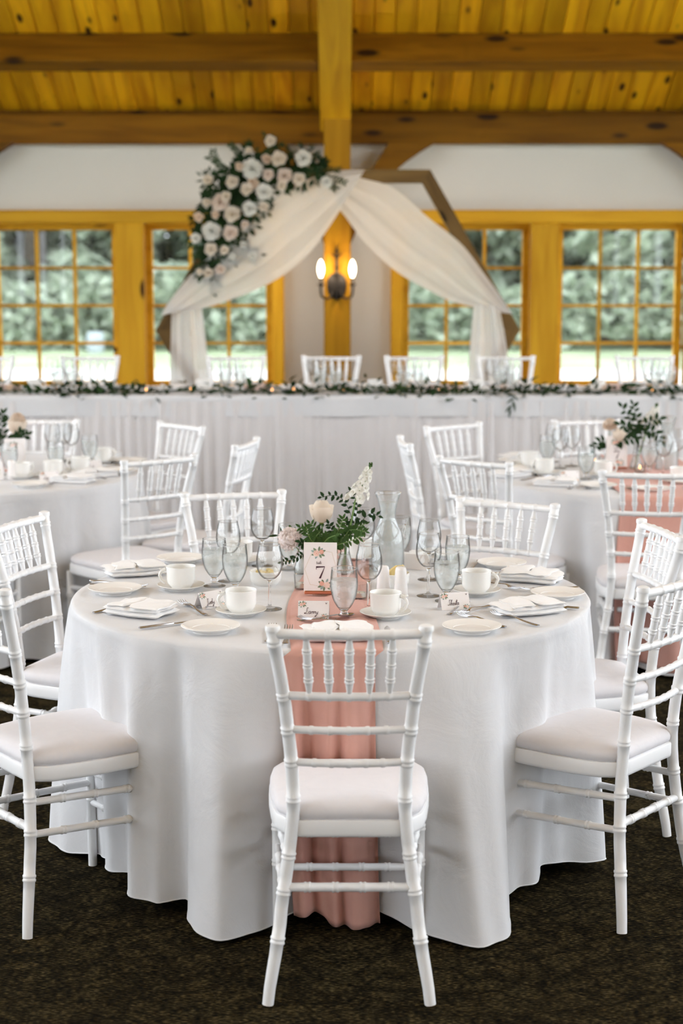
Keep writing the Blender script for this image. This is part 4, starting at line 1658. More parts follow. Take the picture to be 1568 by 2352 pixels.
PT = {'in': petal_mesh('petal_inner', .018, .047, .0115, .0, 'petal_cream', close=.82), 'mid': petal_mesh('petal_middle', .028, .043, .0190, .0, 'petal_cream', close=.74), 'out': petal_mesh('petal_outer', .026, .037, .0225, .007, 'petal_cream', close=.66)}
def stem_part(root, pts, r=.0016, mat='stem'):
    link('stem', MB().tube(pts, r, 7).mesh('stem', mat, 60), root)
def rose(loc, foot, lab, scale=1.0, rz=0):
    """garden rose in bud at loc (bloom base), stem running down to foot"""
    root = thing('rose', lab, 'flower', loc)
    d = Vector(foot) - Vector(loc)
    stem_part(root, [(0, 0, .002), tuple(d * .4 + Vector((.003, 0, 0))), tuple(d)], .0019)
    for kind, n, a0, tilt, s in (('in', 4, .2, 0, .98), ('mid', 4, .9, .0, .96), ('mid', 4, .2, .04, 1.04), ('out', 3, .5, .12, 1.0)):
        for k in range(n):
            o = link('petal', PT[kind], root, (0, 0, 0), (0, 0, 0), s * scale)
            o.rotation_euler = Euler((-tilt - .03 * (k % 2), 0, rz + a0 + k * 2 * pi / n))
    cal = MB().lathe([(.0015, -.008), (.006, -.004), (.009, .003), (.011, .009)], 12)
    link('calyx', cal.mesh('calyx', 'sepal', 60), root, (0, 0, 0), scale=scale)
    for k in range(5):
        o = link('sepal', LEAF['fern'], root, (0, 0, -.002))
        o.rotation_euler = Euler((0, .9, k * 1.257 + .3))
    return root
def carnation(loc, foot, lab, scale=1.0, mat='petal_pink', lean=(0, 0, 0)):
    root = thing('carnation', lab, 'flower', loc)
    rnd = random.Random(3)
    mb = MB()
    for ring, (n, r, el) in enumerate(((5, .006, 1.35), (9, .013, 1.1), (13, .020, .75), (15, .026, .35), (15, .029, -.05), (12, .028, -.4))):
        for k in range(n):
            a = 2 * pi * (k + rnd.uniform(-.3, .3)) / n + ring
            e = el + rnd.uniform(-.15, .15)
            L = .0265 + rnd.uniform(-.003, .004)
            ph = rnd.uniform(0, 6)
            def fn(u, v):
                w = (u - .5) * .020 * (.25 + v)
                rz_ = .0035 * v * v * sin(u * 16 + ph)
                return (L * v, w, rz_)
            g = MB().grid(9, 4, fn)
            tf = T(0, 0, .006) @ Matrix.Rotation(a, 4, 'Z') @ Matrix.Rotation(-e, 4, 'Y') @ Matrix.Rotation(rnd.uniform(-.5, .5), 4, 'X')
            mb.add(g.v, g.f, 0, tf)
    def core(u, v):
        a, e = u * 2 * pi, (v - .5) * pi
        r = .0235 + .0022 * sin(a * 9 + 4 * sin(v * 11)) + .0016 * sin(v * 31 + a * 5)
        return (r * cos(e) * cos(a), r * cos(e) * sin(a), .012 + r * sin(e) * .95)
    mb.grid(40, 22, core, wrap=True)
    link('ruffled_petals', mb.mesh('carnation_petals', mat, 180), root, (0, 0, 0), lean, scale)
    d = Vector(foot) - Vector(loc)
    stem_part(root, [(0, 0, 0), tuple(d * .5 + Vector((.004, 0, .004))), tuple(d)], .0017)
    link('calyx', MB().lathe([(.0018, -.012), (.0055, -.008), (.0065, .002), (.008, .008)], 10).mesh('carnation_calyx', 'stem', 60), root, (0, 0, 0), lean)
    return root
def blossom_mesh():
    mb = MB()
    for k in range(5):
        a = k * 1.257
        def fn(u, v):
            w = (u - .5) * .0185 * sin(pi * min(.92, v * .72 + .22))
            return (.0125 * v, w, .0028 * sin(pi * v) + .0016 * sin(u * 8 + k) * v)
        g = MB().grid(5, 4, fn)
        mb.add(g.v, g.f, 0, Matrix.Rotation(a, 4, 'Z') @ Matrix.Rotation(-.35, 4, 'Y'))
    for k in range(4):
        a = k * 1.571 + .4
        g = MB().grid(4, 3, lambda u, v: (.007 * v, (u - .5) * .008 * (.4 + v * .6), .003 * v))
        mb.add(g.v, g.f, 0, Matrix.Rotation(a, 4, 'Z') @ Matrix.Rotation(-.9, 4, 'Y'))
    mb.lathe([(0, .0045), (.0014, .003), (.0012, .001)], 6, 1)
    return mb.mesh('blossom', ['petal_white', 'sepal'], 180)
BLOSSOM = blossom_mesh()
def stock(base, tip, foot, lab, n=15, scale=1.0):
    """spike of white blossoms from base to tip, stem on down to foot"""
    root = thing('stock_flower', lab, 'flower', base)
    rnd = random.Random(8)
    b, t, ft = Vector((0, 0, 0)), Vector(tip) - Vector(base), Vector(foot) - Vector(base)
    stem_part(root, [tuple(t), tuple(t * .5), (0, 0, 0), tuple(ft * .5), tuple(ft)], .0026 * scale)
    ax = t.normalized()
    for k in range(n):
        s = (k / (n - 1)) ** .85
        a = -pi / 2 + (1.9 * ((k * .618) % 1.0) - .95) * 2.0
        side = Vector((cos(a), sin(a), 0))
        side = (side - ax * side.dot(ax)).normalized()
        rr = lerp(.024, .007, s) * scale * (.75 + .5 * rnd.random())
        p = t * (.04 + .80 * s) + side * rr
        o = link('blossom', BLOSSOM, root, p, (0, 0, 0), lerp(1.45, .75, s) * scale * rnd.uniform(.85, 1.15))
        dirv = (side + ax * .35).normalized()
        o.rotation_mode = 'QUATERNION'
        o.rotation_quaternion = dirv.to_track_quat('Z', 'Y')
    for k in range(6):
        a = k * 1.05
        p = t * (.93 + .05 * (k % 2)) + Vector((cos(a) * .004, sin(a) * .004, .002)) * scale
        link('bud', MB().lathe([(0, -.004), (.0028, -.001), (.0026, .003), (0, .006)], 8).mesh('bud', 'leaf_light', 60), root, p, (0, 0, 0), scale)
    return root
def sprig(pts, kind, n, lab, scale=1.0, spread=.9, mat='leaf', seed=1, name='greenery_sprig', cat='greenery', start=.25, stemr=.0011):
    """stem along pts with leaves in alternate pairs"""
    rnd = random.Random(seed)
    base = Vector(pts[0])
    root = thing(name, lab, cat, base)
    P = [Vector(p) - base for p in pts]
    # resample
    dense = []
    for i in range(len(P) - 1):
        p0, p1, p2, p3 = P[max(i - 1, 0)], P[i], P[i + 1], P[min(i + 2, len(P) - 1)]
        for k in range(8):
            t = k / 8
            dense.append(.5 * (2 * p1 + (p2 - p0) * t + (2 * p0 - 5 * p1 + 4 * p2 - p3) * t * t + (3 * p1 - p0 - 3 * p2 + p3) * t ** 3))
    dense.append(P[-1])
    stem_part(root, [tuple(p) for p in dense], stemr * scale, 'stem' if kind == 'fern' else 'leaf')
    m = len(dense) - 1
    for k in range(n):
        s = start + (1 - start) * k / (n - 1)
        i = min(int(s * m), m - 1)
        p = dense[i].lerp(dense[i + 1], s * m - i)
        t = (dense[i + 1] - dense[i]).normalized()
        side = t.cross(Vector((0, -1, .3))).normalized() * (1 if k % 2 else -1)
        if k == n - 1:
            d = t
        else:
            d = (t * (1 - spread * .55) + side * spread + Vector((rnd.uniform(-.3, .3), rnd.uniform(-.5, .3), rnd.uniform(-.2, .3)))).normalized()
        o = link('leaf', LEAF[kind], root, p, (0, 0, 0), scale * rnd.uniform(.8, 1.15) * (1.0 if s < .7 else 1.25 - s * .4))
        o.rotation_mode = 'QUATERNION'
        x = d
        up = Vector((rnd.uniform(-.4, .4), -1, rnd.uniform(.2, .9)))
        y = up.cross(x).normalized()
        z = x.cross(y)
        o.rotation_quaternion = Matrix((x, y, z)).transposed().to_quaternion()
    return root

# ------------------------------------------------------------------ settings on the nearest table
Z = TZ
G = 'settings on the nearest table'
for x, y, lab in ((-.678, 5.079, 'white side plate at the left edge of the nearest table'),
                  (-.352, 4.550, 'white side plate at the left front of the nearest table, beside the knife'),
                  (-.530, 5.602, 'white side plate at the left back of the nearest table, half behind a goblet'),
                  (.351, 4.550, 'white side plate at the right front of the nearest table'),
                  (.639, 5.013, 'white side plate at the right edge of the nearest table'),
                  (.520, 5.514, 'white side plate at the right back of the nearest table, behind the folded napkin')):
    plate.put((x, y, Z), x * 3, lab, 'side plates on the nearest table')
for x, y, hd, lab in ((-.485, 5.130, 185, 'left coffee cup at the back left, handle to the left'),
                      (-.283, 4.765, 190, 'left front, handle to the left, below the small bowl'),
                      (.123, 4.730, -22, 'right of the pink runner, handle to the right'),
                      (.402, 5.059, -5, 'at the right, handle over a fork'),
                      (-.335, 5.575, 120, 'at the back left, half behind wine glasses')):
    saucer.put((x, y, Z), 0, 'cream saucer under the coffee cup ' + lab.replace('left coffee cup ', ''), 'saucers on the nearest table')
    cup.put((x, y, Z + .0075), radians(hd), 'cream coffee cup ' + lab.replace('left coffee cup ', ''), 'cups on the nearest table')
saucer.put((.06, 5.645, Z), 0, 'cream saucer behind the wine glass at the back, left of the carafe', 'saucers on the nearest table')
cup.put((.06, 5.645, Z + .0075), 2, 'cream coffee cup behind the wine glass at the back, left of the carafe', 'cups on the nearest table')
for x, y, lab in ((-.388, 5.185, 'water goblet between the two left coffee cups, further back one'),
                  (-.318, 5.073, 'water goblet behind the left front coffee cup'),
                  (.007, 4.689, 'water goblet standing on the pink runner before the number card'),
                  (.307, 4.955, 'water goblet behind the handwritten place card at right'),
                  (.357, 5.231, 'water goblet behind the right coffee cup'),
                  (.192, 5.62, 'water goblet half hidden behind the carafe'),
                  (-.167, 5.467, 'water goblet behind the pale pink carnation')):
    goblet.put((x, y, Z), x * 5, lab, 'water goblets on the nearest table')
for x, y, lab in ((-.350, 5.265, 'empty wine glass at left, rising behind the filled goblets'),
                  (-.257, 5.530, 'empty wine glass at the back left, before the white chair'),
                  (-.205, 4.840, 'empty wine glass at left of the runner, before the small bowl'),
                  (.071, 5.530, 'empty wine glass at the back, left of the carafe'),
                  (.078, 4.832, 'empty wine glass on the runner edge, behind the cup with saucer'),
                  (.258, 5.032, 'empty wine glass at right, the nearer of two in line'),
                  (.272, 5.290, 'empty wine glass at right, the farther of two in line')):
    wine.put((x, y, Z), x * 5, lab, 'wine glasses on the nearest table')
carafe.put((.148, 5.452, Z), .6, 'glass carafe of iced water on the nearest table, flared lip')
shaker.put((.125, 5.059, Z), 0, 'white porcelain shaker on the nearest table, left one of the pair', 'shakers on the nearest table')
shaker.put((.176, 5.039, Z), .5, 'white porcelain shaker on the nearest table, right one of the pair', 'shakers on the nearest table')
bowl = Proto(proto_bowl())
bowl.put((-.233, 5.217, Z), 0, 'small cream bowl of butter pats, left of the number card')
bowl.put((.158, 5.180, Z), 0, 'small cream bowl of lemon wedges behind the shakers')
random.seed(4)
for k in range(6):
    a, r = k * 1.1, .022 if k else 0
    single('butter_pat', MB().box(-.009, .009, -.009, .009, 0, .010, c=.0025).mesh('butter_pat', 'butter', 40), 'yellow butter pat heaped in the small cream bowl', 'butter', (-.233 + r * cos(a), 5.217 + r * sin(a), Z + .030 + .005 * (k % 2)), 0, 'butter pats in the bowl', rot=(.3 * sin(k), .3 * cos(k), k))
for k in range(5):
    a, r = k * 1.256 + .4, .021
    mb = MB()
    def lf(u, v):
        th = (u - .5) * 1.5
        return (.017 * sin(v * pi) * cos(th), .017 * sin(v * pi) * sin(th), .022 * cos(v * pi) * -1)
    mb.grid(6, 8, lf)
    mb.grid(2, 8, lambda u, v: (lf(0, v)[0] * u, lf(0, v)[1] * u, lf(0, v)[2]))
    mb.grid(2, 8, lambda u, v: (lf(1, v)[0] * u, lf(1, v)[1] * u, lf(1, v)[2]))
    single('lemon_wedge', mb.mesh('lemon_wedge', 'butter', 60), 'lemon wedge in the small bowl behind the shakers', 'lemon', (.158 + r * cos(a), 5.180 + r * sin(a), Z + .050), 0, 'lemon wedges in the bowl', rot=(.7, k * .9, a))
for x, y, a, lab in ((-.654, 5.376, 20, 'folded white napkin at the left back of the nearest table, beside the knife'),
                     (-.567, 4.765, -28, 'folded white napkin at the left front of the nearest table, on two forks'),
                     (.589, 5.266, 158, 'folded white napkin at the right back of the nearest table'),
                     (.527, 4.789, 24, 'folded white napkin at the right front of the nearest table'),
                     (-.010, 4.440, 4, 'folded white napkin on the runner, behind the foreground chair back'),
                     (.312, 5.600, -10, 'folded white napkin at the back of the nearest table, right of the carafe')):
    napkin.put((x, y, Z + (.008 if abs(x) < .1 else .004)), radians(a), lab, 'napkins on the nearest table')
CUTL = [('fork', -.700, 4.779, -.530, 5.003, 'fork under the left front napkin, the outer one'), ('fork', -.672, 4.783, -.505, 4.985, 'fork under the left front napkin, the inner one'),
        ('fork', -.380, 4.744, -.485, 4.952, 'fork lying alone left of the name card at left'), ('spoon', -.449, 4.889, -.356, 4.815, 'spoon beside the name card at left'),
        ('knife', -.546, 4.563, -.412, 4.652, 'knife with its blade under the left front plate'), ('knife', -.776, 5.242, -.554, 5.123, 'knife behind the plate at the left edge'),
        ('fork', -.771, 5.206, -.600, 5.151, 'fork beside the knife at the left edge'), ('fork', -.193, 4.405, -.185, 4.663, 'fork left of the runner behind the foreground chair, the outer one'),
        ('fork', -.145, 4.355, -.140, 4.640, 'fork at the runner edge behind the foreground chair, the inner one'), ('knife', .123, 4.355, .123, 4.596, 'knife right of the runner behind the foreground chair'),
        ('spoon', -.122, 4.640, .029, 4.697, 'spoon on the runner before the name card'), ('fork', .052, 4.575, -.128, 4.664, 'dessert fork on the runner behind the napkin'),
        ('spoon', .301, 4.755, .373, 4.939, 'spoon right of the name card at right, bowl upward'), ('fork', .440, 4.894, .349, 4.779, 'short fork between the spoon and the right front napkin'),
        ('fork', .536, 4.601, .384, 4.815, 'fork before the right front napkin, the inner one'), ('fork', .445, 4.590, .304, 4.779, 'fork before the right front napkin, half behind the plate'),
        ('knife', .677, 4.827, .512, 4.901, 'knife right of the right front napkin'), ('fork', .719, 5.151, .507, 5.083, 'fork behind the plate at the right edge'),
        ('fork', .433, 5.256, .507, 5.151, 'fork right of the right coffee cup'), ('knife', .440, 5.355, .562, 5.395, 'knife left of the right back napkin'),
        ('fork', .641, 4.827, .478, 4.945, 'fork tucked behind the right front napkin'), ('spoon', .406, 5.441, .470, 5.599, 'spoon left of the right back plate'),
        ('fork', -.500, 5.480, -.560, 5.420, 'fork right of the left back napkin')]
for i, (k, x0, y0, x1, y1, lab) in enumerate(CUTL):
    cutlery(k, x0, y0, x1, y1, 'polished steel ' + lab, Z + (.006 if abs(x0) < .16 and y0 < 4.7 else 0) + .0008 * (i % 3), 'cutlery on the nearest table')
table_card((-.063, 5.013, Z + .008), -.05, '7', 'printed table number card reading 7, standing on the pink runner')
place_card((-.077, 4.700, Z + .007), -.06, 'Larry', 'name card with plum handwriting on the pink runner, before the number card')
place_card((.322, 4.850, Z + .001), .28, 'Sheila', 'name card with plum handwriting at right, beside a spoon')
place_card((-.378, 4.870, Z + .001), .75, 'Judy', 'name card with plum handwriting at left, beside a coffee cup')
place_card((.245, 5.480, Z + .001), 2.7, '', 'blank back of a name card at the back, right of the carafe')
vase.put((.011, 5.361, Z + .006), 0, 'clear glass bud vase right of the number card, holding the white stock', 'bud vases on the nearest table')
vase.put((-.062, 5.425, Z + .006), 0, 'clear glass bud vase hidden behind the number card, holding the rose', 'bud vases on the nearest table')
vase.put((-.122, 5.395, Z + .001), 0, 'clear glass bud vase left of the number card, holding the carnation', 'bud vases on the nearest table')
unlit_tealight.put((-.118, 5.106, Z + .008), 0, 'ribbed glass tealight holder left of the number card', 'tealights on the nearest table')
unlit_tealight.put((.052, 4.960, Z + .008), 0, 'ribbed glass tealight holder on the runner, right of the number card', 'tealights on the nearest table')
unlit_tealight.put((.0, 5.50, Z + .008), 0, 'tealight holder at the back of the nearest table, behind the bud vase', 'tealights on the nearest table')
rose((-.063, 5.400, .924), (-.062, 5.425, .790), 'cream rose rising from the centre of the flowers on the nearest table', 1.45, .7)
carnation((-.160, 5.375, .862), (-.122, 5.395, .800), 'pale pink ruffled carnation at the left of the flowers on the nearest table', 1.32, 'petal_pink', (.5, -.35, 0))
stock((.042, 5.375, .988), (.094, 5.385, 1.107), (.003, 5.361, .775), 'white stock flower spike beside the carafe, leaning right', 16, 1.08)
SPR = [([(.008, 5.365, .78), (.015, 5.40, .866), (.033, 5.40, .919), (.015, 5.42, .974), (-.017, 5.42, 1.002), (-.063, 5.41, .998)], 'mid', 13, 'arching leafy sprig over the cream rose', .85, .5),
       ([(.012, 5.365, .78), (.019, 5.40, .866), (.043, 5.41, .926), (.050, 5.42, .974), (.030, 5.42, 1.016)], 'mid', 12, 'upright leafy sprig left of the white stock', .85, .45),
       ([(.012, 5.357, .78), (.022, 5.36, .875), (.052, 5.35, .918), (.088, 5.34, .955), (.115, 5.33, .950)], 'big', 8, 'leafy sprig reaching right toward the carafe', .75, .5),
       ([(-.062, 5.425, .79), (-.054, 5.40, .840), (-.086, 5.38, .874), (-.130, 5.36, .910)], 'fern', 22, 'fern frond at the upper left of the flowers', 1.1, .25),
       ([(-.062, 5.425, .79), (-.047, 5.41, .840), (-.068, 5.40, .884), (-.099, 5.40, .916)], 'fern', 22, 'fern frond behind the carnation', 1.1, .25),
       ([(-.060, 5.425, .79), (-.040, 5.40, .838), (.008, 5.37, .888), (.074, 5.35, .922)], 'fern', 24, 'fern frond crossing below the white stock', 1.1, .25),
       ([(-.064, 5.425, .79), (-.082, 5.40, .838), (-.130, 5.38, .856), (-.160, 5.42, .898)], 'fern', 20, 'fern frond above the carnation', 1.0, .25),
       ([(-.120, 5.395, .80), (-.118, 5.36, .824), (-.151, 5.35, .810), (-.188, 5.35, .800)], 'mid', 14, 'drooping leafy sprig under the carnation', .7, .35),
       ([(-.060, 5.425, .79), (-.019, 5.40, .838), (-.026, 5.38, .884), (-.040, 5.37, .919)], 'mid', 14, 'leafy sprig right below the cream rose', .8, .3),
       ([(-.062, 5.425, .79), (-.088, 5.37, .832), (-.109, 5.35, .858), (-.128, 5.34, .866)], 'mid', 10, 'dark leafy sprig between the carnation and the card', .9, .3),
       ([(-.122, 5.395, .80), (-.125, 5.39, .860), (-.160, 5.38, .880), (-.199, 5.37, .882)], 'long', 5, 'long narrow leaves left of the carnation', .75, .5),
       ([(-.062, 5.425, .79), (-.068, 5.38, .838), (-.088, 5.36, .863), (-.070, 5.35, .895)], 'fern', 20, 'fern frond before the stem of the rose', 1.2, .25),
       ([(-.060, 5.425, .79), (-.026, 5.38, .838), (-.006, 5.36, .863), (.022, 5.35, .898)], 'fern', 20, 'fern frond right of the rose stem', 1.2, .25),
       ([(.010, 5.365, .78), (.010, 5.37, .86), (.015, 5.38, .92)], 'big', 7, 'upright dark leaf sprig in the bud vase', .9, .5)]
SPR += [([(-.062, 5.425, .79), (-.060, 5.37, .845), (-.045, 5.34, .875), (-.020, 5.32, .890)], 'fern', 24, 'fern frond in front of the rose stem, leaning right', 1.3, .2),
        ([(-.062, 5.425, .79), (-.075, 5.36, .840), (-.100, 5.34, .880), (-.110, 5.33, .915)], 'fern', 22, 'fern frond left of the rose, upright', 1.25, .2),
        ([(-.060, 5.425, .79), (-.035, 5.37, .850), (-.010, 5.35, .900), (.005, 5.34, .940)], 'fern', 22, 'fern frond right of the rose, upright', 1.2, .2),
        ([(-.060, 5.425, .79), (-.030, 5.36, .845), (.020, 5.32, .870), (.060, 5.30, .890)], 'fern', 22, 'fern frond low above the number card', 1.25, .2),
        ([(.010, 5.365, .78), (.014, 5.36, .885), (.040, 5.34, .905), (.075, 5.33, .900)], 'fern', 18, 'fern frond at the neck of the bud vase', 1.1, .4)]
for i, (p, k, n, lab, sc, st) in enumerate(SPR):
    sprig(p, k, n, lab, sc, .95, seed=20 + i, start=st)

# ------------------------------------------------------------------ settings on the two tables behind
GL, GR = 'on the left background table', 'on the right background table'
def many(proto, pts, lab, grp, dz=0, rz=0):
    for i, p in enumerate(pts):
        proto.put((p[0], p[1], Z + dz), rz + i * 1.7 if len(p) < 3 else radians(p[2]), lab[i] if isinstance(lab, list) else lab, grp)
many(wine, [(-1.399, 8.318), (-1.355, 8.389), (-1.308, 8.318)], 'blurred wine glass in the cluster ' + GL, 'wine glasses ' + GL)
many(goblet, [(-1.322, 7.940), (-1.204, 8.214), (-1.521, 7.853)], ['water goblet nearest to us ' + GL, 'water goblet behind the cups ' + GL, 'water goblet at the frame edge ' + GL], 'water goblets ' + GL)
cl = [(-1.447, 7.73, 40), (-1.208, 7.933, 200), (-1.160, 8.318, 10), (-1.312, 7.800, 100)]
many(saucer, [c[:2] for c in cl], ['saucer under the cup at the left frame edge', 'saucer under the middle cup ' + GL, 'saucer under the farthest cup ' + GL, 'saucer under the second cup from the frame edge ' + GL], 'saucers ' + GL)
many(cup, cl, ['cream cup at the left frame edge, front of the left background table', 'cream cup in the middle ' + GL, 'cream cup farthest back ' + GL, 'cream cup second from the frame edge ' + GL], 'cups ' + GL, .0075)
many(plate, [(-1.358, 7.451), (-1.036, 7.933), (-1.023, 8.318)], ['side plate at the front ' + GL, 'side plate behind the chair post ' + GL, 'side plate at the back right ' + GL], 'side plates ' + GL)
many(napkin, [(-1.195, 7.604, -20), (-1.123, 7.800, 30), (-1.18, 8.46, 60)], ['folded napkin at the front ' + GL, 'folded napkin by the chair ' + GL, 'folded napkin at the back ' + GL], 'napkins ' + GL)
many(shaker, [(-1.482, 7.699), (-1.535, 7.69)], ['white shaker nearer the frame centre ' + GL, 'white shaker at the frame edge ' + GL], 'shakers ' + GL)
table_card((-1.504, 7.901, Z + .008), .12, '5', 'blurred printed number card ' + GL)
vase.put((-1.592, 8.096, Z + .006), 0, 'bud vase behind the number card ' + GL, 'bud vases ' + GL)
vase.put((-1.530, 8.140, Z + .006), 0, 'second bud vase behind the number card ' + GL, 'bud vases ' + GL)
rose((-1.527, 8.10, .925), (-1.53, 8.14, .79), 'peach rose in the flowers at the left frame edge', 1.7, .3)
carnation((-1.525, 8.10, .975), (-1.53, 8.14, .79), 'peach carnation above the rose at the left frame edge', 1.2, 'petal_peach')
for i, p in enumerate(([(-1.59, 8.1, .80), (-1.59, 8.1, .90), (-1.60, 8.08, .98), (-1.58, 8.06, 1.02)], [(-1.59, 8.1, .80), (-1.58, 8.08, .88), (-1.54, 8.05, .90), (-1.50, 8.04, .93)], [(-1.53, 8.14, .8), (-1.53, 8.09, .88), (-1.50, 8.05, .90), (-1.47, 8.05, .92)], [(-1.59, 8.1, .8), (-1.60, 8.08, .89), (-1.62, 8.05, .93)])):
    sprig(p, 'big', 12, ('tallest dark sprig in the flowers at the left frame edge', 'dark sprig under the rose at the left frame edge', 'dark sprig right of the rose at the left frame edge', 'dark sprig cut by the left frame edge')[i], 1.1, .9, seed=60 + i, start=.35).__setitem__('group', 'sprigs at the left frame edge')
place_card((-1.165, 8.02, Z + .001), .5, 'Judy', 'blurred name card by the cups ' + GL)
place_card((-1.30, 7.62, Z + .001), .2, 'Larry', 'blurred name card at the front ' + GL)
for i, (k, x0, y0, x1, y1) in enumerate((('fork', -1.28, 7.52, -1.25, 7.70), ('fork', -1.06, 7.70, -1.16, 7.85), ('knife', -1.0, 7.80, -1.15, 7.90), ('spoon', -1.22, 7.70, -1.28, 7.82), ('knife', -1.02, 8.10, -1.2, 8.12), ('fork', -1.02, 8.18, -1.2, 8.22))):
    cutlery(k, x0, y0, x1, y1, 'blurred steel ' + ('fork beside the front plate ', 'fork beside the chair ', 'knife beside the chair ', 'spoon by the name card ', 'knife at the right edge ', 'fork at the right edge ')[i] + GL, Z, 'cutlery ' + GL)

many(wine, [(1.031, 8.096), (1.097, 8.18), (1.031, 8.354), (1.474, 7.853), (1.586, 8.096), (1.44, 8.2)], ['blurred wine glass in the cluster left of the number card ' + GR] * 3 + ['wine glass before the carafe ' + GR, 'wine glass at the frame edge ' + GR, 'wine glass behind the bud vase ' + GR], 'wine glasses ' + GR)
many(goblet, [(1.099, 7.699), (1.424, 7.933), (.985, 8.214)], ['water goblet standing clear at the front ' + GR, 'water goblet right of the number card ' + GR, 'water goblet behind the cups ' + GR], 'water goblets ' + GR)
cr = [(.930, 7.853, 190), (.895, 8.146, 150), (1.188, 7.776, -30), (1.491, 7.551, -30)]
many(saucer, [c[:2] for c in cr], ['saucer under the front left cup ' + GR, 'saucer under the rear left cup ' + GR, 'saucer under the cup below the number card ' + GR, 'saucer under the cup at the frame edge ' + GR], 'saucers ' + GR)
many(cup, cr, ['cream cup at the front left ' + GR, 'cream cup at the rear left ' + GR, 'cream cup below the number card ' + GR, 'cream cup at the frame edge ' + GR], 'cups ' + GR, .0075)
many(plate, [(.835, 8.306), (1.114, 7.409), (1.33, 7.298), (.80, 8.0)], ['side plate at the back left ' + GR, 'side plate left of the pink runner ' + GR, 'side plate on the pink runner ' + GR, 'side plate at the left edge ' + GR], 'side plates ' + GR)
many(napkin, [(.935, 7.500, -15), (.772, 7.800, 40), (.88, 8.44, 20)], ['folded napkin at the front ' + GR, 'folded napkin at the left edge ' + GR, 'folded napkin at the back ' + GR], 'napkins ' + GR)
carafe.put((1.525, 8.046, Z), 2.0, 'glass carafe at the right frame edge ' + GR)
table_card((1.285, 8.013, Z + .008), -.1, '6', 'blurred printed number card ' + GR)
place_card((1.016, 7.640, Z + .001), .1, 'Larry', 'blurred name card before the goblet ' + GR)
vase.put((1.382, 8.046, Z + .006), 0, 'bud vase with a tall green sprig ' + GR, 'bud vases ' + GR)
vase.put((1.257, 8.10, Z + .006), 0, 'bud vase behind the number card ' + GR, 'bud vases ' + GR)
tealight.put((1.375, 7.90, Z + .008), 0, 'tealight before the bud vase ' + GR, 'tealights ' + GR)
tealight.put((1.205, 8.16, Z + .008), 0, 'tealight left of the number card ' + GR, 'tealights ' + GR)
carnation((1.256, 8.05, .955), (1.257, 8.10, .79), 'peach carnation in the flowers ' + GR, 1.15, 'petal_peach')
rose((1.300, 8.03, .895), (1.26, 8.10, .79), 'cream rose above the number card ' + GR, 1.3, .5)
stock((1.440, 8.06, .965), (1.475, 8.06, 1.06), (1.382, 8.046, .79), 'white stock flower spike in the tall sprig ' + GR, 12, 1.3)
for i, p in enumerate(([(1.382, 8.046, .8), (1.385, 8.05, .90), (1.36, 8.05, .98), (1.31, 8.05, 1.05)], [(1.382, 8.046, .8), (1.39, 8.05, .92), (1.38, 8.05, 1.0), (1.36, 8.05, 1.06)], [(1.382, 8.046, .8), (1.40, 8.05, .92), (1.43, 8.03, .98), (1.48, 8.0, 1.0)],
                       [(1.382, 8.046, .8), (1.40, 8.04, .92), (1.45, 8.0, .94), (1.485, 7.98, .90)], [(1.26, 8.1, .8), (1.27, 8.05, .88), (1.32, 8.0, .90), (1.37, 7.99, .91)], [(1.26, 8.1, .8), (1.25, 8.05, .87), (1.21, 8.02, .89), (1.18, 8.0, .86)], [(1.382, 8.046, .8), (1.385, 8.05, .91), (1.34, 8.03, .95), (1.30, 8.02, .97)])):
    sprig(p, 'big', 11, ('tall leafy sprig leaning left over the carnation ', 'tallest upright leafy sprig ', 'leafy sprig reaching right to the carafe ', 'drooping leafy sprig left of the carafe ', 'low leafy sprig above the number card ', 'leafy sprig hanging left below the carnation ', 'leafy sprig between the carnation and the bud vase ')[i] + GR, 1.15, .9, seed=80 + i, start=.35).__setitem__('group', 'sprigs ' + GR)
for i, (k, x0, y0, x1, y1) in enumerate((('fork', .98, 7.35, 1.0, 7.5), ('fork', .80, 7.65, .92, 7.75), ('knife', 1.05, 7.35, 1.08, 7.55), ('spoon', .84, 7.9, .98, 7.95), ('fork', .75, 8.08, .9, 8.08), ('knife', 1.46, 7.20, 1.48, 7.4), ('fork', 1.24, 7.2, 1.24, 7.4))):
    cutlery(k, x0, y0, x1, y1, 'blurred steel ' + ('fork beside the front napkin ', 'fork at the left front edge ', 'knife beside the front napkin ', 'spoon by the front left cup ', 'fork at the left edge ', 'knife right of the pink runner ', 'fork on the pink runner ')[i] + GR, Z, 'cutlery ' + GR)

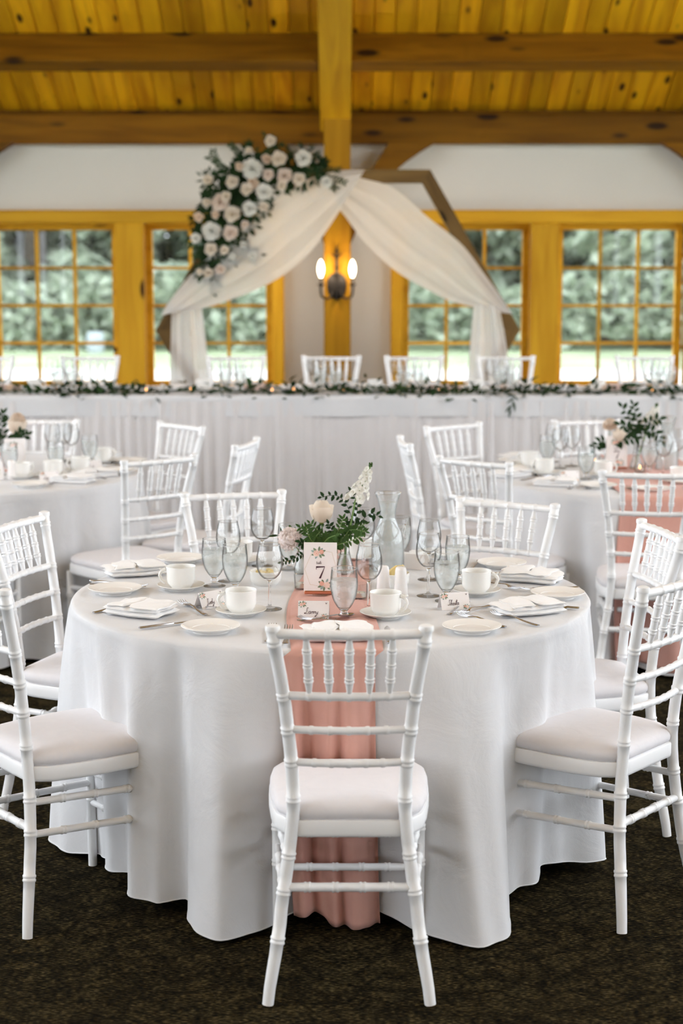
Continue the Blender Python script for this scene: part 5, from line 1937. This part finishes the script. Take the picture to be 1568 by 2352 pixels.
# ------------------------------------------------------------------ head table: garland, candles, glasses
random.seed(21)
HT_Z = RISER + .752
gar = thing('greenery_garland', 'long dark green leaf garland along the front edge of the head table', 'garland', (0, 10.14, HT_Z))
rnd = random.Random(31)
vp = [(-2.9 + i * .1, .035 * sin(i * 1.1) + .02 * rnd.uniform(-1, 1), .014 + .006 * sin(i * .7)) for i in range(59)]
link('vine', MB().tube(vp, .004, 6).mesh('garland_vine', 'leaf', 60), gar)
lv = MB()
for k in range(1700):
    x = rnd.uniform(-2.9, 2.9)
    dens = .45 + .55 * sin(x * 2.3 + 1) * sin(x * 5.1)
    if rnd.random() > max(.25, dens + .35):
        continue
    y = rnd.gauss(-.01, .045)
    z = abs(rnd.gauss(.014, .026))
    if y < -.085:
        z = -.004 - rnd.random() * .02
        y = -.098
    l = rnd.uniform(.035, .075)
    a = rnd.uniform(0, 6.28)
    w = l * rnd.uniform(.16, .26)
    tf = Matrix.Translation((x, y, z)) @ Euler((rnd.uniform(-.9, .9), rnd.uniform(-1.0, .5), a)).to_matrix().to_4x4()
    lv.add([(0, 0, 0), (l * .35, -w, .004), (l, 0, -.002), (l * .35, w, .004)], [(0, 1, 2), (0, 2, 3)], 0, tf)
link('leaves', lv.mesh('garland_leaves', 'leaf', 0), gar, kind='stuff')
sprig([(1.0, 10.06, HT_Z + .005), (1.0, 10.030, HT_Z - .02), (.985, 10.020, HT_Z - .075)], 'long', 5, 'single leaf sprig hanging down over the head table front, right of the seam', 1.2, .6, seed=4)
for i, (x, dz) in enumerate(((-1.678, 0), (-1.292, 0), (-1.15, 0), (-.893, 0), (-.409, .01), (-.283, 0), (.015, 0), (.582, 0), (1.161, 0), (1.567, 0), (1.83, 0))):
    tealight.put((x, 10.16 + .05 * (i % 2), HT_Z + .001), 0, ['tealight glowing in the head table garland, at the left frame side', 'tealight on the head table below the left window post, left one', 'tealight on the head table below the left window post, right one', 'tealight on the head table below the left hanging drape', 'tealight on the head table right of the window beside the left drape', 'tealight on the head table left of the chair under the sconce', 'tealight on the head table straight below the wall sconce', 'tealight on the head table, first one right of the sconce', 'tealight on the head table below the right window post', 'tealight on the head table below the rightmost window, left one', 'tealight on the head table below the rightmost window, right one'][i], 'tealights on the head table')
HG = (-1.745, -1.660, -.739, -.646, -.170, -.077, .334, .426, .905, .985, 1.843, 1.923)
for i, x in enumerate(HG):
    s = ('before the leftmost window', 'right of the left drape', 'straight below the wall sconce', 'right of the sconce chair', 'before the right drape', 'before the rightmost window')[i // 2]
    wine.put((x, 10.44 + .03 * (i % 2), HT_Z), i, 'blurred wine glass on the head table ' + s + (', left one' if i % 2 == 0 else ', right one'), 'wine glasses on the head table')
    goblet.put((x + .045, 10.36, HT_Z), i, 'blurred water goblet on the head table ' + s + (', left one' if i % 2 == 0 else ', right one'), 'goblets on the head table')
blush = proto_napkin('blush_napkin')
HN = (-2.02, -1.46, -.98, -.50, -.30, .12, .62, 1.12, 1.36, 1.67, 2.05)
for i, x in enumerate(HN):
    (blush if i % 3 == 0 else napkin).put((x, 10.36 + .08 * (i % 2), HT_Z + .002), i * .4, 'folded napkin on the head table, number %s from the left' % ('one', 'two', 'three', 'four', 'five', 'six', 'seven', 'eight', 'nine', 'ten', 'eleven')[i], 'napkins on the head table')
for i, x in enumerate((-1.35, -.20, .50, 1.30, 1.75)):
    plate.put((x, 10.56, HT_Z), 0, 'side plate on the head table, number %s from the left' % ('one', 'two', 'three', 'four', 'five')[i], 'plates on the head table')
for i, (x, y) in enumerate(((-1.83, 10.3), (-.83, 10.34), (.20, 10.29), (.80, 10.33), (1.53, 10.29))):
    saucer.put((x, y, HT_Z), 0, 'saucer on the head table under cup number %s from the left' % ('one', 'two', 'three', 'four', 'five')[i], 'saucers on the head table')
    cup.put((x, y, HT_Z + .0075), i, 'cream cup on the head table, number %s from the left' % ('one', 'two', 'three', 'four', 'five')[i], 'cups on the head table')

# ------------------------------------------------------------------ rosettes for the big arrangement
def rosette(name, mat, seed, n=34, flat=1.0):
    rnd = random.Random(seed)
    mb = MB()
    for k in range(n):
        t = k / n
        a = k * 2.39996
        el = lerp(1.45, .12, t ** .8)
        L = lerp(.35, .98, t ** .6)
        W = lerp(.30, .62, t)
        def fn(u, v):
            w = (u - .5) * W * 2 * sin(pi * min(.95, v * .6 + .2)) * .62
            return (L * v * .95, w, .16 * v * v - .22 * (u - .5) ** 2 * 4 * .3 + .03 * sin(u * 9 + k))
        g = MB().grid(4, 3, fn)
        tf = Matrix.Rotation(a, 4, 'Z') @ Matrix.Rotation(-el, 4, 'Y')
        mb.add(g.v, g.f, 0, tf)
    mb.lathe([(0, -.25), (.3, -.12), (.45, .05)], 10)
    return mb.mesh(name, mat, 180)
ROS = {'w': rosette('bloom_white', 'petal_white', 1, 44), 'c': rosette('bloom_cream', 'petal_cream', 2, 30), 'p': rosette('bloom_peach', 'petal_peach', 3, 24), 'b': rosette('bloom_blush', 'petal_blush', 4, 30)}
# white roses tucked in the garland
for i, (x, c) in enumerate(((-1.95, 'p'), (-1.05, 'w'), (.25, 'w'), (.95, 'b'), (1.45, 'w'), (1.55, 'b'), (2.05, 'w'))):
    o = link('bloom', ROS[c], gar, (x, .0, .035), (radians(50), 0, i), .028)

# ------------------------------------------------------------------ hexagon arch
AY = 11.65
ACX, ACZ, AR = -.024, 1.250, 1.22
arch = thing('hexagon_arch', 'dark timber hexagon arch standing behind the head table', 'arch', (ACX, AY, RISER))
for k in range(6):
    a0, a1 = radians(60 * k), radians(60 * (k + 1))
    t = .088
    r0, r1 = AR, AR - t / cos(radians(30))
    mb = MB()
    v = []
    cz = ACZ - RISER
    am = (a0 + a1) / 2
    ln = Vector((cos(a1) - cos(a0), 0, sin(a1) - sin(a0)))
    mid = Vector((cos(am), 0, sin(am))) * ((r0 + r1) / 2 * cos(radians(30)))
    # local x along the bar
    half0, half1 = r0 / 2, r1 / 2
    d = t / 2
    vv = []
    for y in (-.045, .045):
        vv += [(-half1, y, -d), (half1, y, -d), (half0, y, d), (-half0, y, d)]
    mb.add(vv, [(0, 1, 2, 3), (7, 6, 5, 4), (0, 4, 5, 1), (1, 5, 6, 2), (2, 6, 7, 3), (3, 7, 4, 0)])
    o = link('arch_bar', mb.mesh('arch_bar', 'archwood', 20), arch, (mid.x, 0, mid.z + cz))
    xdir = Vector((-sin(am), 0, cos(am)))
    zdir = Vector((cos(am), 0, sin(am)))
    ydir = zdir.cross(xdir)
    o.rotation_mode = 'QUATERNION'
    o.rotation_quaternion = Matrix((xdir, ydir, zdir)).transposed().to_quaternion()
for sx in (-1, 1):
    link('arch_foot', MB().box(-.04, .04, -.30, .30, 0, .045, c=.004).mesh('arch_foot', 'archwood', 20), arch, (sx * .45, 0, .0))

# ------------------------------------------------------------------ drapes over the arch
def swag(name, top, bot, y0, lab, seed, front=0.0, waves=7, sag=.05):
    rnd = random.Random(seed)
    ph = [rnd.uniform(0, 6) for _ in range(5)]
    n = len(top) - 1
    def pick(arr, t):
        s = t * n
        i = min(int(s), n - 1)
        w = s - i
        out = []
        for q in (0, 1):
            p0, p1, p2, p3 = arr[max(i - 1, 0)][q], arr[i][q], arr[i + 1][q], arr[min(i + 2, n)][q]
            out.append(.5 * (2 * p1 + (p2 - p0) * w + (2 * p0 - 5 * p1 + 4 * p2 - p3) * w * w + (3 * p1 - p0 - 3 * p2 + p3) * w ** 3))
        return out
    def fn(u, v):
        a, b = pick(top, u), pick(bot, u)
        x, z = lerp(a[0], b[0], v), lerp(a[1], b[1], v)
        e = sin(pi * min(1, max(0, u * .96 + .02))) ** .6
        y = y0 - front * sin(pi * u) - .005 * sin(v * waves * 2 * pi / 2 + ph[0] + 1.5 * u) - .0015 * sin(v * waves * 2.3 * pi + ph[1] - 2 * u) - .05 * sin(pi * v) * e
        return (x, y, z)
    o = single(name, MB().grid(64, 44, fn).mesh(name, 'drape', 180), lab, 'drape', (0, 0, 0), 0, 'arch drapes')
    return o
Ltop = [(.154, 2.300), (-.04, 2.290), (-.268, 2.215), (-.526, 2.03), (-.757, 1.84), (-.985, 1.63), (-1.135, 1.451), (-1.200, 1.35)]
Lbot = [(.088, 2.201), (-.026, 2.013), (-.184, 1.792), (-.356, 1.636), (-.558, 1.522), (-.789, 1.436), (-.963, 1.388), (-1.093, 1.371)]
Rtop = [(-.026, 2.29), (.145, 2.245), (.345, 2.182), (.575, 1.99), (.791, 1.821), (.937, 1.636), (1.054, 1.479), (1.136, 1.359)]
Rbot = [(-.040, 2.075), (.031, 1.990), (.161, 1.821), (.348, 1.650), (.550, 1.531), (.709, 1.451), (.867, 1.408), (1.041, 1.371)]
swag('drape', Ltop, Lbot, 11.53, 'white sheer drape swept left from the top of the arch', 1, .02, 6)
swag('drape', Rtop, Rbot, 11.57, 'white sheer drape swept right from the top of the arch', 2, .02, 6)
def tail(x0t, x1t, x0b, x1b, zt, zb, y0, lab, seed):
    rnd = random.Random(seed)
    p = rnd.uniform(0, 6)
    def fn(u, v):
        e = v ** .8
        x = lerp(lerp(x0t, x1t, u), lerp(x0b, x1b, u), e)
        y = y0 - .022 * sin(u * 4 * pi + p) * (.35 + .65 * v) - .006 * sin(u * 9 * pi)
        return (x, y, lerp(zt, zb, v))
    single('drape_tail', MB().grid(60, 30, fn).mesh('drape_tail', 'drape', 180), lab, 'drape', (0, 0, 0), 0, 'arch drape tails')
tail(-1.125, -.930, -1.17, -.83, 1.42, RISER + .01, 11.54, 'white sheer drape end hanging straight down at the left of the arch', 5)
tail(.880, 1.040, .80, 1.24, 1.42, RISER + .01, 11.54, 'white sheer drape end hanging straight down at the right of the arch', 6)

# ------------------------------------------------------------------ floral arrangement on the arch's upper left
BL = [(-0.462, 2.48, 0.038, 'c'), (-0.604, 2.418, 0.025, 'c'), (-0.58, 2.303, 0.068, 'w'), (-0.663, 2.317, 0.03, 'p'), (-0.487, 2.365, 0.035, 'p'), (-0.409, 2.36, 0.053, 'c'), (-0.248, 2.37, 0.055, 'w'), (-0.478, 2.265, 0.04, 'b'), (-0.713, 2.221, 0.045, 'c'), (-0.576, 2.217, 0.043, 'p'), (-0.371, 2.255, 0.053, 'b'), (-0.278, 2.236, 0.045, 'c'), (-0.616, 2.168, 0.045, 'c'), (-0.503, 2.152, 0.055, 'w'), (-0.391, 2.193, 0.035, 'c'), (-0.793, 2.087, 0.06, 'b'), (-0.753, 2.125, 0.035, 'c'), (-0.823, 2.009, 0.03, 'p'), (-0.715, 2.009, 0.058, 'c'), (-0.597, 2.048, 0.05, 'w'), (-0.849, 1.903, 0.063, 'w'), (-0.726, 1.888, 0.053, 'b'), (-0.855, 1.786, 0.045, 'c'), (-0.766, 1.777, 0.033, 'c'), (-0.632, 1.942, 0.03, 'b'), (-0.931, 1.99, 0.035, 'p'), (-0.952, 1.854, 0.035, 'w'), (-0.869, 2.231, 0.035, 'c'), (-0.881, 2.087, 0.03, 'c'), (-0.797, 1.655, 0.035, 'b'), (-0.876, 1.631, 0.035, 'c'), (-0.713, 1.738, 0.025, 'w'), (-0.643, 1.816, 0.023, 'w'), (-0.58, 1.743, 0.028, 'w'), (-0.097, 2.217, 0.04, 'w'), (-0.509, 2.058, 0.035, 'c'), (-0.93, 1.64, 0.023, 'c')]
arr = thing('floral_arrangement', 'large arrangement of white, cream and blush roses on the upper left of the arch', 'flowers', (-.62, 11.5, 2.1))
rnd = random.Random(12)
for x, z, r, c in BL:
    o = link('bloom', ROS[c], arr, (x + .62, -.05 - .04 * rnd.random(), z - 2.1), (0, 0, 0), r * 1.2)
    o.rotation_euler = Euler((radians(90) + rnd.uniform(-.35, .2), rnd.uniform(-.3, .3), 0)).to_matrix().to_4x4().to_euler()
lv = MB()
def lf_add(p, d, l, w):
    d = d.normalized()
    up = Vector((rnd.uniform(-.5, .5), -1, rnd.uniform(-.5, .5)))
    y = up.cross(d).normalized()
    p1 = p + d * l * .4 + up.normalized() * .004
    lv.add([tuple(p), tuple(p1 - y * w), tuple(p + d * l), tuple(p1 + y * w)], [(0, 1, 2), (0, 2, 3)])
for x, z, r, c in BL:
    n = 34 if (x, z) not in ((-.097, 2.217), (-.462, 2.48)) else 12
    for k in range(n):
        a = rnd.uniform(0, 6.28)
        rr = r * rnd.uniform(.2, 1.5)
        p = Vector((x + .62 + cos(a) * rr, .0 + rnd.uniform(-.03, .07), z - 2.1 + sin(a) * rr))
        lf_add(p, Vector((cos(a), rnd.uniform(-.6, .3), sin(a))), rnd.uniform(.03, .065), rnd.uniform(.008, .014))
core = [(-.20, 2.30), (-.36, 2.30), (-.50, 2.30), (-.62, 2.26), (-.68, 2.18), (-.72, 2.10), (-.76, 2.0), (-.80, 1.92), (-.80, 1.83), (-.83, 1.74), (-.83, 1.68), (-.62, 2.12), (-.64, 1.95), (-.56, 2.22), (-.70, 2.26), (-.80, 2.15)]
for x, z in core:
    for k in range(70):
        a = rnd.uniform(0, 6.28)
        rr = .085 * sqrt(rnd.random())
        p = Vector((x + .62 + cos(a) * rr, .02 + rnd.uniform(-.05, .06), z - 2.1 + sin(a) * rr))
        lf_add(p, Vector((cos(a), rnd.uniform(-.8, .2), sin(a))), rnd.uniform(.03, .06), rnd.uniform(.008, .014))
# sprigs that stand out of the outline
for (x0, z0, x1, z1) in ((-.70, 2.26, -.86, 2.38), (-.62, 2.34, -.72, 2.46), (-.76, 2.22, -.835, 2.42), (-.25, 2.30, -.02, 2.30), (-.2, 2.28, .02, 2.22), (-.15, 2.32, -.10, 2.36), (-.80, 2.16, -.90, 2.14), (-.83, 1.72, -.845, 1.50), (-.80, 1.72, -.80, 1.55), (-.66, 1.85, -.58, 1.76), (-.84, 1.82, -.96, 1.74), (-.48, 2.36, -.44, 2.50), (-.15, 2.27, -.04, 2.18), (-.78, 1.95, -.93, 2.05)):
    for k in range(22):
        t = k / 21
        p = Vector((lerp(x0, x1, t) + .62, -.02, lerp(z0, z1, t) - 2.1))
        s = 1 if k % 2 else -1
        d = Vector((x1 - x0, 0, z1 - z0)).normalized()
        lf_add(p, d * .8 + Vector((-d.z, 0, d.x)) * s * .8 + Vector((0, rnd.uniform(-.4, .4), 0)), rnd.uniform(.025, .045), .009)
link('foliage', lv.mesh('arch_foliage', 'leaf', 0), arr, kind='stuff')
link('stem_core', MB().tube([(-.20 + .62, .05, .20), (.12, .05, .18), (-.06, .05, .08), (-.19, .05, -.12), (-.22, .05, -.42)], .018, 8).mesh('arrangement_core', 'leaf', 60), arr)

# ------------------------------------------------------------------ wall sconce on the middle post
sc_x, sc_y = -.034, PY
sco = thing('wall_sconce', 'black wrought iron wall sconce with two lit candle bulbs on the middle post', 'wall lamp', (sc_x, sc_y, 1.40))
mb = MB()
mb.lathe([(0, -.022), (.030, -.018), (.042, -.004), (.040, .0)], 24, 0, T(0, 0, .155, radians(-90)))
mb2 = MB()
def shield(u, v):
    a = u * 2 * pi
    r = v * (.070 if sin(a) > 0 else .070 + .030 * abs(sin(a)) ** 2)
    return (r * cos(a), -.010 - .016 * (1 - v * v), .145 + r * sin(a) * 1.1)
link('back_plate', MB().grid(28, 5, shield, wrap=True).mesh('sconce_plate', 'iron', 60), sco)
rodm = MB().tube([(0, -.02, .13), (0, -.022, .30), (0, -.022, .39), (0, -.018, .425)], [.012, .010, .008, .003], 8)
for z in (.20, .26, .33):
    rodm.lathe([(.006, z - .012), (.017, z), (.006, z + .012)], 10, 0, T(0, -.022, 0))
rodm.tube([(-.034, -.022, .355), (0, -.022, .330), (.034, -.022, .355)], .007, 6)
rodm.tube([(0, -.02, .10), (0, -.022, .05), (0, -.02, .02)], [.022, .016, .004], 8)
link('finial_rod', rodm.mesh('sconce_rod', 'iron', 60), sco)
for sx in (-1, 1):
    arm = MB()
    pts = []
    for i in range(17):
        t = i / 16
        a = lerp(-2.2, .2, t)
        pts.append((sx * (.030 + .040 + .044 * cos(a)), -.03 - .055 * t, .085 + .044 * sin(a) + .045 * max(0, t - .7) / .3 * .9))
    arm.tube([(sx * .02, -.015, .10)] + pts, .0075, 8)
    link('arm', arm.mesh('sconce_arm', 'iron', 60), sco)
    px, py, pz = sx * .111, -.085, .135
    link('drip_pan', MB().lathe([(0, -.012), (.008, -.008), (.022, .002), (.030, .008), (.0285, .009), (.012, .004), (0, .004)], 20, 0, T(px, py, pz)).mesh('sconce_pan', 'iron', 60), sco)
    link('candle_sleeve', MB().lathe([(0, 0), (.0095, 0), (.0095, .050), (.006, .052), (0, .052)], 14, 0, T(px, py, pz + .004)).mesh('sconce_sleeve', 'iron', 60), sco)
    link('bulb', MB().lathe([(0, 0), (.008, .001), (.012, .010), (.0205, .035), (.0225, .055), (.0205, .078), (.014, .102), (.006, .118), (0, .124)], 18, 0, T(px, py, pz + .056)).mesh('sconce_bulb', 'bulb', 60), sco)
    l = bpy.data.lights.new('sconce_light', 'POINT')
    l.color = (1.0, .76, .52)
    l.energy = 4.2
    l.shadow_soft_size = .03
    lo = bpy.data.objects.new('sconce_light', l)
    COL.objects.link(lo)
    lo.parent = sco
    lo.location = (px, py - .045, pz + .11)
